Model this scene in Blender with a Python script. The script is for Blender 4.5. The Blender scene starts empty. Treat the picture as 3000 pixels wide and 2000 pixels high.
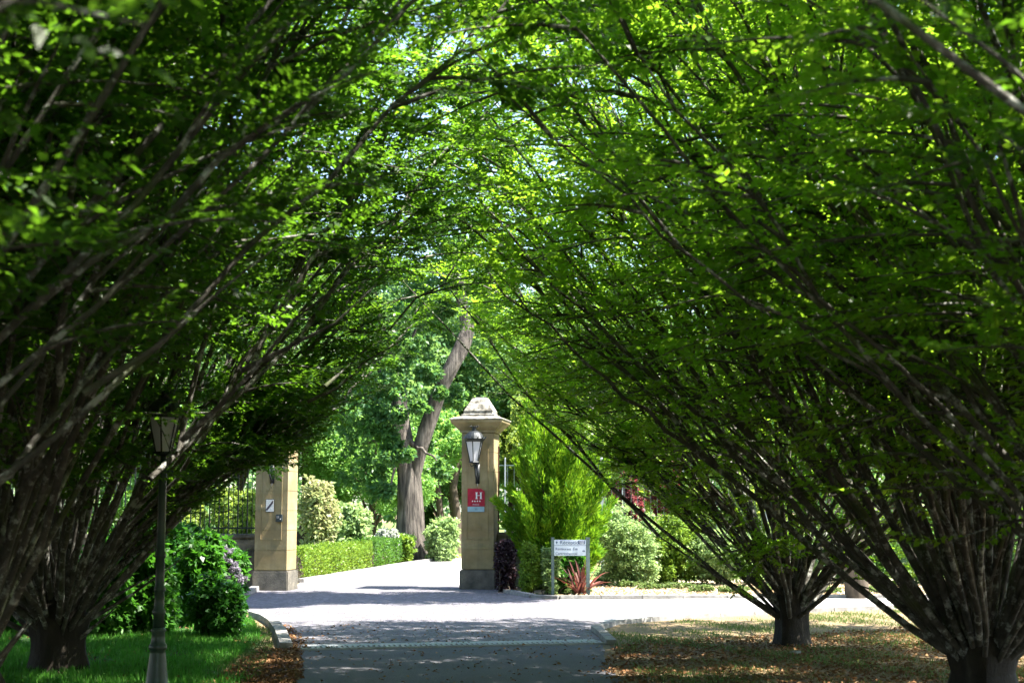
import bpy, bmesh, math, random
import numpy as np
from mathutils import Vector, Matrix
R = np.random.RandomState(7)
random.seed(7)
S = bpy.context.scene
COL = S.collection
F = 4167.0; EYE = 1.6; PITCH = math.atan(490 / F)

# ---------------------------------------------------------------- camera helpers
def ray(px, py):
    a, b = px - 1500, 1000 - py
    c, s = math.cos(PITCH), math.sin(PITCH)
    return Vector((a, F * c - b * s, F * s + b * c))
def at(px, py, Y):
    d = ray(px, py); return Vector((d.x * Y / d.y, Y, EYE + d.z * Y / d.y))
def g(px, py, z=0.0):
    d = ray(px, py); k = (z - EYE) / d.z
    return Vector((d.x * k, d.y * k, z))

# ---------------------------------------------------------------- object helpers
def tag(o, label=None, cat=None, group=None, kind=None):
    if label: o['label'] = label
    if cat: o['category'] = cat
    if group: o['group'] = group
    if kind: o['kind'] = kind
    return o
def link(name, me, parent=None):
    o = bpy.data.objects.new(name, me); COL.objects.link(o)
    if parent is not None:
        o.parent = parent
    return o
def thing(name, label, cat, loc=(0, 0, 0), rz=0, group=None):
    o = bpy.data.objects.new(name, None); COL.objects.link(o)
    o.location = loc; o.rotation_euler = (0, 0, rz); o.empty_display_size = .2
    return tag(o, label, cat, group)
def copy_tree(o, parent=None):
    c = o.copy(); COL.objects.link(c); c.parent = parent
    for ch in o.children: copy_tree(ch, c)
    return c
def npmesh(name, V, Q, m, parent=None, smooth=False):
    """V (n,3), Q (k,3|4) int -> one mesh object"""
    V = np.ascontiguousarray(V, dtype=np.float32); Q = np.ascontiguousarray(Q, dtype=np.int32)
    k = Q.shape[1]; me = bpy.data.meshes.new(name)
    me.vertices.add(len(V)); me.vertices.foreach_set('co', V.ravel())
    me.loops.add(Q.size); me.loops.foreach_set('vertex_index', Q.ravel())
    me.polygons.add(len(Q)); me.polygons.foreach_set('loop_start', np.arange(0, Q.size, k, dtype=np.int32))
    me.polygons.foreach_set('loop_total', np.full(len(Q), k, dtype=np.int32))
    if smooth: me.polygons.foreach_set('use_smooth', np.ones(len(Q), dtype=bool))
    me.update(calc_edges=True)
    me.materials.append(m)
    return link(name, me, parent)
def merge(parts):
    V = []; Q = []; n = 0
    for v, q in parts:
        V.append(v); Q.append(q + n); n += len(v)
    return np.concatenate(V), np.concatenate(Q)
def norm(a): return a / np.maximum(np.linalg.norm(a, axis=-1, keepdims=True), 1e-9)

def tubes(P, Rd, sides=5):
    """P (N,K,3) polylines, Rd (N,K) radii -> verts, quads"""
    N, K, _ = P.shape
    T = np.empty_like(P); T[:, 1:-1] = P[:, 2:] - P[:, :-2]; T[:, 0] = P[:, 1] - P[:, 0]; T[:, -1] = P[:, -1] - P[:, -2]
    T = norm(T)
    ref = np.where(np.abs(T[:, :1, 2:3]) > .9, np.array([1., 0, 0]), np.array([0., 0, 1.]))
    ref = np.broadcast_to(ref, P.shape)
    A = norm(np.cross(T, ref)); B = np.cross(T, A)
    th = np.arange(sides) * 2 * math.pi / sides
    V = P[:, :, None, :] + Rd[:, :, None, None] * (A[:, :, None, :] * np.cos(th)[None, None, :, None] + B[:, :, None, :] * np.sin(th)[None, None, :, None])
    idx = np.arange(N * K * sides).reshape(N, K, sides)
    a = idx[:, :-1]; b = idx[:, 1:]
    Q = np.stack([a, np.roll(a, -1, 2), np.roll(b, -1, 2), b], -1).reshape(-1, 4)
    return V.reshape(-1, 3), Q
def leaves(C, D, Nn, L, W, fold=.12):
    """kite leaves: base C, direction D, normal Nn, length L, width W"""
    D = norm(D); Sd = norm(np.cross(Nn, D)); N2 = np.cross(D, Sd)
    L = np.broadcast_to(np.asarray(L, float), (len(C),))[:, None]; W = np.broadcast_to(np.asarray(W, float), (len(C),))[:, None]
    mid = C + D * L * .42
    V = np.stack([C, mid + Sd * W * .5 + N2 * W * fold, C + D * L - N2 * L * .12, mid - Sd * W * .5 + N2 * W * fold], 1)
    return V.reshape(-1, 3), np.arange(len(C) * 4).reshape(-1, 4)
def rdir(n, rs=R): return norm(rs.normal(size=(n, 3)))

# ---------------------------------------------------------------- materials
def newmat(name):
    m = bpy.data.materials.new(name); m.use_nodes = True
    nt = m.node_tree; nt.nodes.clear()
    out = nt.nodes.new('ShaderNodeOutputMaterial')
    return m, nt, out
def N(nt, t, **kw):
    n = nt.nodes.new(t)
    for k, v in kw.items():
        if k in n.inputs: n.inputs[k].default_value = v
        else: setattr(n, k, v)
    return n
def ramp(nt, fac, stops):
    r = nt.nodes.new('ShaderNodeValToRGB'); e = r.color_ramp.elements
    while len(e) < len(stops): e.new(.5)
    for i, (p, c) in enumerate(stops):
        e[i].position = p; e[i].color = (c[0], c[1], c[2], 1)
    nt.links.new(fac, r.inputs['Fac']); return r.outputs['Color']
def noise(nt, vec, scale, detail=5, rough=.6):
    n = N(nt, 'ShaderNodeTexNoise', Scale=scale, Detail=detail, Roughness=rough)
    nt.links.new(vec, n.inputs['Vector']); return n.outputs['Fac']
def mixc(nt, fac, a, b, mode='MIX'):
    m = nt.nodes.new('ShaderNodeMix'); m.data_type = 'RGBA'; m.blend_type = mode
    for s, v in ((m.inputs[0], fac), (m.inputs[6], a), (m.inputs[7], b)):
        if hasattr(v, 'is_output'): nt.links.new(v, s)
        elif isinstance(v, (int, float)): s.default_value = v
        else: s.default_value = (v[0], v[1], v[2], 1)
    return m.outputs[2]
def surf(name, stops, scale=3, rough=.85, bump=.3, bscale=None, spec=.3, coord='Object', metal=0, extra=None, stretch=None, bdist=.02):
    m, nt, out = newmat(name)
    tc = nt.nodes.new('ShaderNodeTexCoord'); v = tc.outputs[coord]
    if stretch:
        mp = N(nt, 'ShaderNodeMapping'); mp.inputs['Scale'].default_value = stretch; nt.links.new(v, mp.inputs['Vector']); v = mp.outputs['Vector']
    f = noise(nt, v, scale)
    c = ramp(nt, f, stops)
    b = N(nt, 'ShaderNodeBsdfPrincipled', Roughness=rough, Metallic=metal); b.inputs['Specular IOR Level'].default_value = spec
    h = noise(nt, v, bscale or scale * 6, 6, .7)
    if extra:
        c, h = extra(nt, v, c, h)
    nt.links.new(c, b.inputs['Base Color'])
    if bump:
        bp = N(nt, 'ShaderNodeBump', Strength=bump, Distance=bdist); nt.links.new(h, bp.inputs['Height']); nt.links.new(bp.outputs['Normal'], b.inputs['Normal'])
    nt.links.new(b.outputs[0], out.inputs[0]); return m
def leafmat(name, stops, trans, tfac=.45, rough=.45, spec=.35, vary=2.0):
    m, nt, out = newmat(name)
    geo = nt.nodes.new('ShaderNodeNewGeometry')
    tc = nt.nodes.new('ShaderNodeTexCoord')
    nz = noise(nt, tc.outputs['Object'], vary, 2, .5)
    mt = nt.nodes.new('ShaderNodeMath'); mt.operation = 'MULTIPLY_ADD'; nt.links.new(nz, mt.inputs[0]); mt.inputs[1].default_value = .9; mt.inputs[2].default_value = -.2
    ad = nt.nodes.new('ShaderNodeMath'); ad.operation = 'MULTIPLY_ADD'; nt.links.new(geo.outputs['Random Per Island'], ad.inputs[0]); ad.inputs[1].default_value = .55; nt.links.new(mt.outputs[0], ad.inputs[2])
    c = ramp(nt, ad.outputs[0], stops)
    b = N(nt, 'ShaderNodeBsdfPrincipled', Roughness=rough); b.inputs['Specular IOR Level'].default_value = spec
    nt.links.new(c, b.inputs['Base Color'])
    t = nt.nodes.new('ShaderNodeBsdfTranslucent')
    tcol = mixc(nt, .72, c, trans)
    nt.links.new(tcol, t.inputs['Color'])
    mx = N(nt, 'ShaderNodeMixShader', Fac=tfac) if False else nt.nodes.new('ShaderNodeMixShader'); mx.inputs[0].default_value = tfac
    nt.links.new(b.outputs[0], mx.inputs[1]); nt.links.new(t.outputs[0], mx.inputs[2]); nt.links.new(mx.outputs[0], out.inputs[0])
    return m
def flat(name, c, rough=.5, metal=0, spec=.4, em=0):
    return surf(name, [(.3, [x * .85 for x in c]), (.7, [min(1, x * 1.1) for x in c])], scale=14, rough=rough, bump=.06, metal=metal, spec=spec)

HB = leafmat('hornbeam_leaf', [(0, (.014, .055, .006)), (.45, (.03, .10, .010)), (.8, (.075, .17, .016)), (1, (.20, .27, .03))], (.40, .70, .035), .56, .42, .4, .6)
HBD = leafmat('hornbeam_leaf_shaded', [(0, (.008, .030, .005)), (.5, (.021, .064, .008)), (.85, (.055, .11, .014)), (1, (.13, .18, .03))], (.16, .36, .015), .5, .42, .4, .6)  # darker copy of the hornbeam leaf, canopy shade put into its colour
OAKL = leafmat('oak_leaf', [(0, (.014, .06, .02)), (.5, (.036, .115, .036)), (1, (.09, .20, .06))], (.20, .38, .06), .46, .45, .4, .3)
BG1 = leafmat('park_leaf_green', [(0, (.05, .14, .03)), (.5, (.10, .24, .055)), (1, (.20, .36, .10))], (.35, .6, .1), .48, .5, .4, .25)
BG2 = leafmat('park_leaf_bluish', [(0, (.025, .085, .03)), (.5, (.065, .16, .055)), (1, (.15, .27, .10))], (.25, .42, .09), .46, .5, .4, .25)
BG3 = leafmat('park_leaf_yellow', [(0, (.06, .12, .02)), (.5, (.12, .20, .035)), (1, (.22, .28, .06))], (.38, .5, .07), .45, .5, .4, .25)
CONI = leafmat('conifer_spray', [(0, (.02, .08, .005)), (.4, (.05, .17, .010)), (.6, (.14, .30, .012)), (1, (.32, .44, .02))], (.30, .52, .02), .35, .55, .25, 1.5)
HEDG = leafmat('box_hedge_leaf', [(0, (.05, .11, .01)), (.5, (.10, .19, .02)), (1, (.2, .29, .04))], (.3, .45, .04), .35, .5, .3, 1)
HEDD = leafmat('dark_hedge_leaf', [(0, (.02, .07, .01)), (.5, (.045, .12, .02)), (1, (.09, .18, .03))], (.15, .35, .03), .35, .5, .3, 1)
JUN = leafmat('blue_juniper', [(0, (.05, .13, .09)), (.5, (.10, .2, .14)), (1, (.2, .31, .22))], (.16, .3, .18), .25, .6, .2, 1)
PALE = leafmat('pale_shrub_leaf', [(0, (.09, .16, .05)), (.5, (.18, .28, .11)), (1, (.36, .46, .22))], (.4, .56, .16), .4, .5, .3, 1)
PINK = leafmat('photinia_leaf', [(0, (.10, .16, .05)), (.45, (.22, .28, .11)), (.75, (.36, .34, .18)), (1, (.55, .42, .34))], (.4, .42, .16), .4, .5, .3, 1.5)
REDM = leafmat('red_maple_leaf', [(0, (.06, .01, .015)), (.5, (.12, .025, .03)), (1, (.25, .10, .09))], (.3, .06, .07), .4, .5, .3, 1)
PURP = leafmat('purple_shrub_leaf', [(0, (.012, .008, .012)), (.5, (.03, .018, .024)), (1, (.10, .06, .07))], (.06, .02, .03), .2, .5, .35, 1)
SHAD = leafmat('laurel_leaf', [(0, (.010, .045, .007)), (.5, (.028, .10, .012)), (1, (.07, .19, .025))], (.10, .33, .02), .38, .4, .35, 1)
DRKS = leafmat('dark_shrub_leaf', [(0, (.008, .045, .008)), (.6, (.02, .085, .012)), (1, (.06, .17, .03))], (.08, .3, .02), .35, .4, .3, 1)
FLOW = leafmat('hydrangea_petal', [(0, (.12, .11, .14)), (1, (.28, .25, .31))], (.3, .28, .33), .2, .6, .2, 1)
YEL = leafmat('yellow_plant_leaf', [(0, (.3, .3, .03)), (1, (.6, .5, .05))], (.6, .6, .05), .3, .6, .2, 1)
PHOR = leafmat('flax_blade', [(0, (.05, .015, .015)), (.45, (.12, .035, .03)), (.8, (.22, .09, .07)), (1, (.34, .24, .18))], (.28, .07, .05), .3, .4, .35, 3)
GRASS = leafmat('grass_blade', [(0, (.03, .09, .012)), (.5, (.05, .16, .02)), (1, (.10, .26, .03))], (.1, .4, .03), .4, .55, .25, .5)
DRYG = leafmat('dry_grass_blade', [(0, (.05, .09, .025)), (.6, (.09, .14, .04)), (1, (.24, .23, .10))], (.2, .3, .07), .35, .6, .2, .8)
LITT = leafmat('fallen_leaf', [(0, (.07, .03, .012)), (.5, (.16, .075, .03)), (.85, (.32, .19, .09)), (1, (.48, .38, .22))], (.25, .12, .04), .15, .7, .2, 1)

def lichen(nt, v, c, h):
    f = noise(nt, v, 7.0, 5, .75)
    k = ramp(nt, f, [(.53, (0, 0, 0)), (.62, (1, 1, 1))])
    f2 = noise(nt, v, 1.6, 4, .6); k2 = ramp(nt, f2, [(.55, (0, 0, 0)), (.68, (1, 1, 1))])
    c = mixc(nt, k, c, (.34, .35, .32)); c = mixc(nt, k2, c, (.05, .07, .018))
    return c, h
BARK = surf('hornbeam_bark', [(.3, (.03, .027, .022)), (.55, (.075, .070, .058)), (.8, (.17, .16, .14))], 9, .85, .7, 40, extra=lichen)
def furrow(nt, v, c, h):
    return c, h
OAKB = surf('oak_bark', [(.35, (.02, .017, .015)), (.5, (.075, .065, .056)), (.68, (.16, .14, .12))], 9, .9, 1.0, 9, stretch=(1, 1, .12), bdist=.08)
BARKT = surf('shaded_hornbeam_bark', [(.3, (.010, .008, .006)), (.6, (.025, .020, .014)), (.8, (.06, .05, .036))], 7, .9, .9, 30, stretch=(1, 1, .5))  # trunk bark darkened so its colour carries the shade under the crowns
BARKD = surf('tree_bark', [(.3, (.03, .024, .018)), (.7, (.09, .07, .05))], 8, .9, .8, 20, stretch=(1, 1, .3))

def stone_extra(nt, v, c, h):
    # horizontal block joints and dark run-off streaks of the weathered sandstone
    sp = nt.nodes.new('ShaderNodeSeparateXYZ'); nt.links.new(v, sp.inputs[0])
    mp = N(nt, 'ShaderNodeMapping'); mp.inputs['Scale'].default_value = (5, 5, .5); nt.links.new(v, mp.inputs[0])
    st = noise(nt, mp.outputs[0], 1.8, 5, .7)
    k = ramp(nt, st, [(.5, (0, 0, 0)), (.75, (1, 1, 1))])
    mm = nt.nodes.new('ShaderNodeMath'); mm.operation = 'MULTIPLY'; nt.links.new(k, mm.inputs[0]); mm.inputs[1].default_value = .65
    c = mixc(nt, mm.outputs[0], c, (.12, .11, .07))
    bnd = N(nt, 'ShaderNodeMapping'); bnd.inputs['Scale'].default_value = (.25, .25, 3.2); nt.links.new(v, bnd.inputs[0])
    b2 = noise(nt, bnd.outputs[0], 1.0, 3, .5)
    c = mixc(nt, ramp(nt, b2, [(.45, (0, 0, 0)), (.7, (.55, .55, .55))]), c, (.25, .155, .07))
    return c, h
STONE = surf('sandstone', [(.25, (.14, .115, .055)), (.5, (.235, .19, .10)), (.75, (.33, .275, .165))], 2.2, .9, .35, 45, extra=stone_extra, bdist=.01)
CAPST = surf('lichened_capstone', [(.35, (.06, .055, .045)), (.5, (.18, .17, .145)), (.65, (.36, .34, .30))], 9, .95, .7, 30)
PLIN = surf('dark_render_plinth', [(.3, (.055, .052, .045)), (.6, (.12, .11, .09)), (.8, (.19, .17, .13))], 5, .95, .6, 30)
IRON = flat('black_iron', (.018, .022, .025), .45, .3)
LGREEN = surf('green_lamp_paint', [(.3, (.012, .03, .024)), (.7, (.03, .06, .045))], 6, .4, .1, 40, spec=.5)
RUST = flat('rusty_iron', (.085, .03, .02), .8)
GLASS = leafmat('frosted_glass', [(0, (.66, .65, .70)), (1, (.74, .73, .78))], (.8, .8, .85), .4, .25, .5)
POSTG = flat('grey_green_post', (.09, .13, .13), .5)
WHITE = flat('white_panel', (.62, .65, .70), .45)
BLUE = flat('navy_lettering', (.03, .05, .12), .6)
REDS = flat('crimson_enamel', (.30, .012, .035), .3, spec=.5)
SILV = flat('pale_lettering', (.62, .62, .62), .5)
DARKB = flat('dark_box', (.03, .04, .045), .4)
WALL = surf('rubble_wall', [(.3, (.03, .03, .022)), (.5, (.10, .095, .075)), (.75, (.22, .2, .15))], 3, .95, .8, 14)
MOSSW = surf('rendered_low_wall', [(.3, (.14, .13, .10)), (.6, (.28, .25, .19)), (.8, (.36, .33, .26))], 3, .95, .6, 20)
KERB = surf('granite_kerb', [(.3, (.12, .115, .11)), (.5, (.19, .185, .18)), (.75, (.29, .28, .26))], 8, .85, .4, 60)
CONC = surf('concrete_band', [(.3, (.30, .31, .33)), (.7, (.42, .44, .46))], 5, .85, .3, 60)
METG = surf('steel_grating', [(.3, (.10, .10, .10)), (.7, (.22, .22, .22))], 9, .6, .2, 60, metal=.4)

def asph_extra(nt, v, c, h):
    f = noise(nt, v, 55, 3, .8)
    c = mixc(nt, ramp(nt, f, [(.35, (0, 0, 0)), (.7, (.7, .7, .7))]), c, (.16, .16, .17))
    g2 = noise(nt, v, .9, 4, .6)
    c = mixc(nt, ramp(nt, g2, [(.55, (0, 0, 0)), (.75, (.5, .5, .5))]), c, (.07, .06, .045))
    return c, f
ASPH = surf('asphalt', [(.3, (.05, .049, .060)), (.7, (.085, .082, .098))], 1.3, .9, .5, 80, extra=asph_extra, bdist=.01)
PALER = surf('pale_gravel_asphalt', [(.3, (.38, .37, .36)), (.7, (.48, .47, .46))], .8, .95, .4, 90)
def cob(nt, v, c, h):
    vo = N(nt, 'ShaderNodeTexVoronoi', Scale=11); vo.feature = 'F1'; nt.links.new(v, vo.inputs['Vector']); vo.inputs['Randomness'].default_value = .8
    ve = N(nt, 'ShaderNodeTexVoronoi', Scale=11); ve.feature = 'DISTANCE_TO_EDGE'; nt.links.new(v, ve.inputs['Vector']); ve.inputs['Randomness'].default_value = .8
    cc = ramp(nt, vo.outputs['Color'], [(0, (.08, .078, .095)), (.5, (.125, .120, .145)), (1, (.20, .19, .215))])
    e = ramp(nt, ve.outputs['Distance'], [(.02, (0, 0, 0)), (.12, (1, 1, 1))])
    c = mixc(nt, e, (.085, .08, .075), cc)
    return c, e
COBB = surf('granite_setts', [(.3, (.1, .1, .1)), (.7, (.2, .2, .2))], 2, .8, .5, 10, extra=cob, bdist=.02)
def earth_extra(nt, v, c, h):
    f = noise(nt, v, 22, 5, .8)
    c = mixc(nt, ramp(nt, f, [(.45, (0, 0, 0)), (.65, (1, 1, 1))]), c, (.30, .20, .11))
    return c, f
EARTH = surf('earth_and_litter', [(.3, (.08, .085, .04)), (.5, (.15, .115, .065)), (.75, (.24, .17, .10))], 1.2, .95, .8, 40, extra=earth_extra, bdist=.03)
LAWN = surf('lawn_soil', [(.3, (.02, .06, .012)), (.7, (.05, .12, .025))], 3, .95, .8, 60)
BED = surf('chip_mulch', [(.3, (.20, .15, .09)), (.5, (.36, .29, .19)), (.7, (.55, .47, .34))], 5, .95, 1.0, 50, bdist=.03)
MEAD = surf('park_grass', [(.3, (.06, .12, .02)), (.7, (.14, .2, .05))], .8, .95, .6, 30)

# ---------------------------------------------------------------- world, sun, camera
SUN_EL = math.radians(60); SUN_AZ = math.radians(-11)      # azimuth measured from +X towards +Y
sd = Vector((math.cos(SUN_EL) * math.cos(SUN_AZ), math.cos(SUN_EL) * math.sin(SUN_AZ), math.sin(SUN_EL)))
w = bpy.data.worlds.new('World'); S.world = w; w.use_nodes = True
nt = w.node_tree; nt.nodes.clear()
sky = nt.nodes.new('ShaderNodeTexSky'); sky.sky_type = 'NISHITA'; sky.sun_disc = False
sky.sun_elevation = SUN_EL; sky.sun_rotation = math.pi / 2 - SUN_AZ; sky.air_density = 1.0; sky.dust_density = 1.0
bg = nt.nodes.new('ShaderNodeBackground'); bg.inputs[1].default_value = .085
wo = nt.nodes.new('ShaderNodeOutputWorld'); nt.links.new(sky.outputs[0], bg.inputs[0]); nt.links.new(bg.outputs[0], wo.inputs[0])
sl = bpy.data.lights.new('sun', 'SUN'); sl.energy = 5.0; sl.angle = math.radians(.5); sl.color = (1, .94, .84)
so = link('sun', sl); so.rotation_euler = sd.to_track_quat('Z', 'Y').to_euler()
cd = bpy.data.cameras.new('camera'); cd.lens = 50; cd.sensor_width = 36; cd.clip_end = 1500; cd.clip_start = .05
cam = link('camera', cd); cam.location = (0, 0, EYE); cam.rotation_euler = (math.pi / 2 + PITCH, 0, 0)
cd.dof.use_dof = True; cd.dof.focus_distance = 24; cd.dof.aperture_fstop = 3.2
S.camera = cam
S.view_settings.view_transform = 'Standard'; S.view_settings.look = 'None'; S.view_settings.gamma = 1; S.view_settings.exposure = 2.72
S.cycles.max_bounces = 8; S.cycles.diffuse_bounces = 5; S.cycles.transmission_bounces = 6; S.cycles.glossy_bounces = 2
S.cycles.sample_clamp_indirect = 6

# ---------------------------------------------------------------- ground
def sheet(name, pts, z, m, kind='structure', edge=None):
    """flat polygon sheet; with edge > 0 its outline wanders by that much"""
    P = []
    n = len(pts)
    for i in range(n):
        a = Vector((pts[i][0], pts[i][1])); b = Vector((pts[(i + 1) % n][0], pts[(i + 1) % n][1]))
        k = max(1, int((b - a).length / .25)) if edge else 1
        k = min(k, 200)
        for j in range(k):
            p = a.lerp(b, j / k)
            if edge and j: p += Vector((random.uniform(-1, 1), random.uniform(-1, 1))) * edge
            P.append(p)
    bm = bmesh.new(); vs = [bm.verts.new((p.x, p.y, z)) for p in P]
    f = bm.faces.new(vs); bmesh.ops.triangulate(bm, faces=[f])
    bmesh.ops.recalc_face_normals(bm, faces=bm.faces)
    if sum(f.normal.z for f in bm.faces) < 0: bmesh.ops.reverse_faces(bm, faces=bm.faces)
    me = bpy.data.meshes.new(name); bm.to_mesh(me); bm.free(); me.materials.append(m)
    o = link(name, me); o['kind'] = kind; return o
sheet('ground', [(-400, -200), (400, -200), (400, 600), (-400, 600)], 0, EARTH)
def G(*p): return [g(x, y) for x, y in p]
drain_l = g(862, 1902); drain_r = g(1765, 1884)
sheet('driveway', [(-2.3, -12), (1.3, -12), (1.15, 10)] + G((1790, 1960), (1765, 1887), (862, 1905), (800, 1990)) + [(-2.15, 8)], .004, ASPH, edge=.04)
apron = G((865, 1898), (1762, 1881), (1742, 1842), (1800, 1822), (2000, 1812), (2000, 1755), (1600, 1756), (1500, 1742), (1440, 1722), (1445, 1714), (870, 1716), (740, 1730), (690, 1760), (735, 1800), (800, 1830))
sheet('cobbled_apron', apron, .008, COBB)
road = G((1560, 1760), (1700, 1757), (2000, 1755), (3400, 1752), (3400, 1762), (2700, 1775), (2300, 1789), (2000, 1805), (1800, 1824), (1560, 1812))
road = G((1640, 1758), (2000, 1755), (3400, 1750), (3400, 1764), (2700, 1777), (2300, 1791), (2000, 1807), (1800, 1825), (1560, 1806), (1520, 1785))
sheet('side_road', road, .012, PALER)
# the white drive beyond the gate: left kerb swings to the right
drv = G((868, 1717), (880, 1706), (1060, 1676), (1190, 1654), (1250, 1645), (1330, 1636))
drv += [Vector((3, 56, 0)), Vector((9, 60, 0)), Vector((9, 52, 0)), Vector((2.5, 45, 0)), Vector((.4, 36, 0)), Vector((-.4, 28.6, 0))]
sheet('garden_drive', drv, .004, PALER)
sheet('flower_bed', G((1470, 1712), (1470, 1700), (3600, 1690), (3600, 1748), (2000, 1752), (1610, 1752), (1520, 1740)), .003, BED)
sheet('park_lawn', [(-60, 29), (-6.5, 29), (-5, 31.5), (-4.5, 36), (-3.5, 44), (-1, 52), (8, 62), (60, 62), (60, 170), (-60, 170)], .002, MEAD)
sheet('park_lawn', [(0, 29.3), (40, 29.3), (40, 50), (9.5, 50), (3, 43), (1, 36)], .0025, MEAD)
sheet('lawn', [(-14, 2), (-2.9, 2), (-2.6, 10)] + G((760, 1990), (640, 1960), (760, 1890), (775, 1860), (740, 1815), (640, 1780), (560, 1750)) + [(-14, 26)], .002, LAWN)

def strip(name, pts, wdt, h, m, label, cat, z0=0):
    """kerb: one long bar of stones following a polyline, with joints"""
    V = []; Q = []
    # resample into ~.9 m stones
    L = [Vector((p.x, p.y, 0)) for p in pts]; out = [L[0]]
    for a, b in zip(L, L[1:]):
        k = max(1, round((b - a).length / .8))
        out += [a.lerp(b, (j + 1) / k) for j in range(k)]
    bm = bmesh.new()
    for i, (a, b) in enumerate(zip(out, out[1:])):
        d = (b - a).normalized(); s = Vector((-d.y, d.x, 0)) * wdt / 2
        a2 = a + d * .006; b2 = b - d * .006; hh = h + random.uniform(-.006, .006)
        vs = [bm.verts.new(v) for v in (a2 - s, b2 - s, b2 + s, a2 + s)]
        vt = [bm.verts.new(v + Vector((0, 0, hh))) for v in (a2 - s * .9, b2 - s * .9, b2 + s * .9, a2 + s * .9)]
        bm.faces.new(vt)
        for j in range(4): bm.faces.new((vs[j], vs[(j + 1) % 4], vt[(j + 1) % 4], vt[j]))
    bmesh.ops.recalc_face_normals(bm, faces=bm.faces)
    me = bpy.data.meshes.new(name); bm.to_mesh(me); bm.free(); me.materials.append(m)
    o = link(name, me); o.location.z = z0; return tag(o, label, cat)
strip('kerb', G((752, 1728), (728, 1740), (690, 1748), (640, 1765), (600, 1790)), .16, .10, KERB, 'grey stone kerb curving from the foot of the left gate pillar', 'kerb')
strip('kerb', G((742, 1806), (775, 1816), (800, 1832), (820, 1858), (838, 1904)), .16, .085, KERB, 'pale granite kerb curving round the corner of the green lawn', 'kerb')
strip('kerb', G((1442, 1716), (1490, 1738), (1560, 1751), (1640, 1755), (2000, 1754), (3400, 1750)), .13, .07, KERB, 'long kerb edging the bed with the red flax and direction sign', 'kerb')
strip('kerb', G((1792, 1888), (1770, 1866), (1745, 1846), (1800, 1828), (2000, 1811), (2300, 1794), (2700, 1780), (3300, 1766)), .13, .06, KERB, 'kerb round the corner of the dry grass in front of the small hornbeam', 'kerb')
strip('kerb', G((880, 1707), (1060, 1677), (1190, 1655), (1255, 1645), (1320, 1637)), .16, .09, KERB, 'low kerb between the clipped hedge and the white drive', 'kerb')

# ---------------------------------------------------------------- boxes etc.
def bx(bm, c, s, rz=0, bev=0):
    r = bmesh.ops.create_cube(bm, size=1, matrix=Matrix.Translation(c) @ Matrix.Rotation(rz, 4, 'Z') @ Matrix.Diagonal((s[0], s[1], s[2], 1)))
    if bev:
        es = list({e for v in r['verts'] for e in v.link_edges})
        bmesh.ops.bevel(bm, geom=es, offset=bev, segments=2, affect='EDGES')
def lathe(bm, prof, seg=20, c=(0, 0, 0), rot=0):
    rings = []
    for r, z in prof:
        rings.append([bm.verts.new((c[0] + r * math.cos(rot + 2 * math.pi * i / seg), c[1] + r * math.sin(rot + 2 * math.pi * i / seg), c[2] + z)) for i in range(seg)])
    for a, b in zip(rings, rings[1:]):
        for i in range(seg): bm.faces.new((a[i], a[(i + 1) % seg], b[(i + 1) % seg], b[i]))
    bm.faces.new(rings[-1]); bm.faces.new(rings[0][::-1])
def bmtube(bm, pts, r, seg=8):
    P = np.array([[list(p) for p in pts]], float); rr = np.full((1, len(pts)), float(r)) if not hasattr(r, '__len__') else np.array([r], float)
    V, Q = tubes(P, rr, seg)
    vs = [bm.verts.new(v) for v in V]
    for q in Q: bm.faces.new([vs[i] for i in q])
    bm.faces.new(vs[:seg][::-1]); bm.faces.new(vs[-seg:])
def obj(name, bm, m, parent=None, smooth=False):
    bmesh.ops.recalc_face_normals(bm, faces=bm.faces)
    me = bpy.data.meshes.new(name); bm.to_mesh(me); bm.free(); me.materials.append(m)
    if smooth:
        for p in me.polygons: p.use_smooth = True
    return link(name, me, parent)
def text(name, s, size, m, parent, loc, rot=(math.pi / 2, 0, 0), align='LEFT', ext=.0015):
    cu = bpy.data.curves.new(name, 'FONT'); cu.body = s; cu.size = size; cu.extrude = ext; cu.align_x = align
    tmp = bpy.data.objects.new(name, cu); COL.objects.link(tmp)
    dg = bpy.context.evaluated_depsgraph_get(); dg.update()
    me = bpy.data.meshes.new_from_object(tmp.evaluated_get(dg)); bpy.data.objects.remove(tmp)
    me.materials.clear(); me.materials.append(m)
    o = link(name, me, parent); o.location = loc; o.rotation_euler = rot; return o

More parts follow.
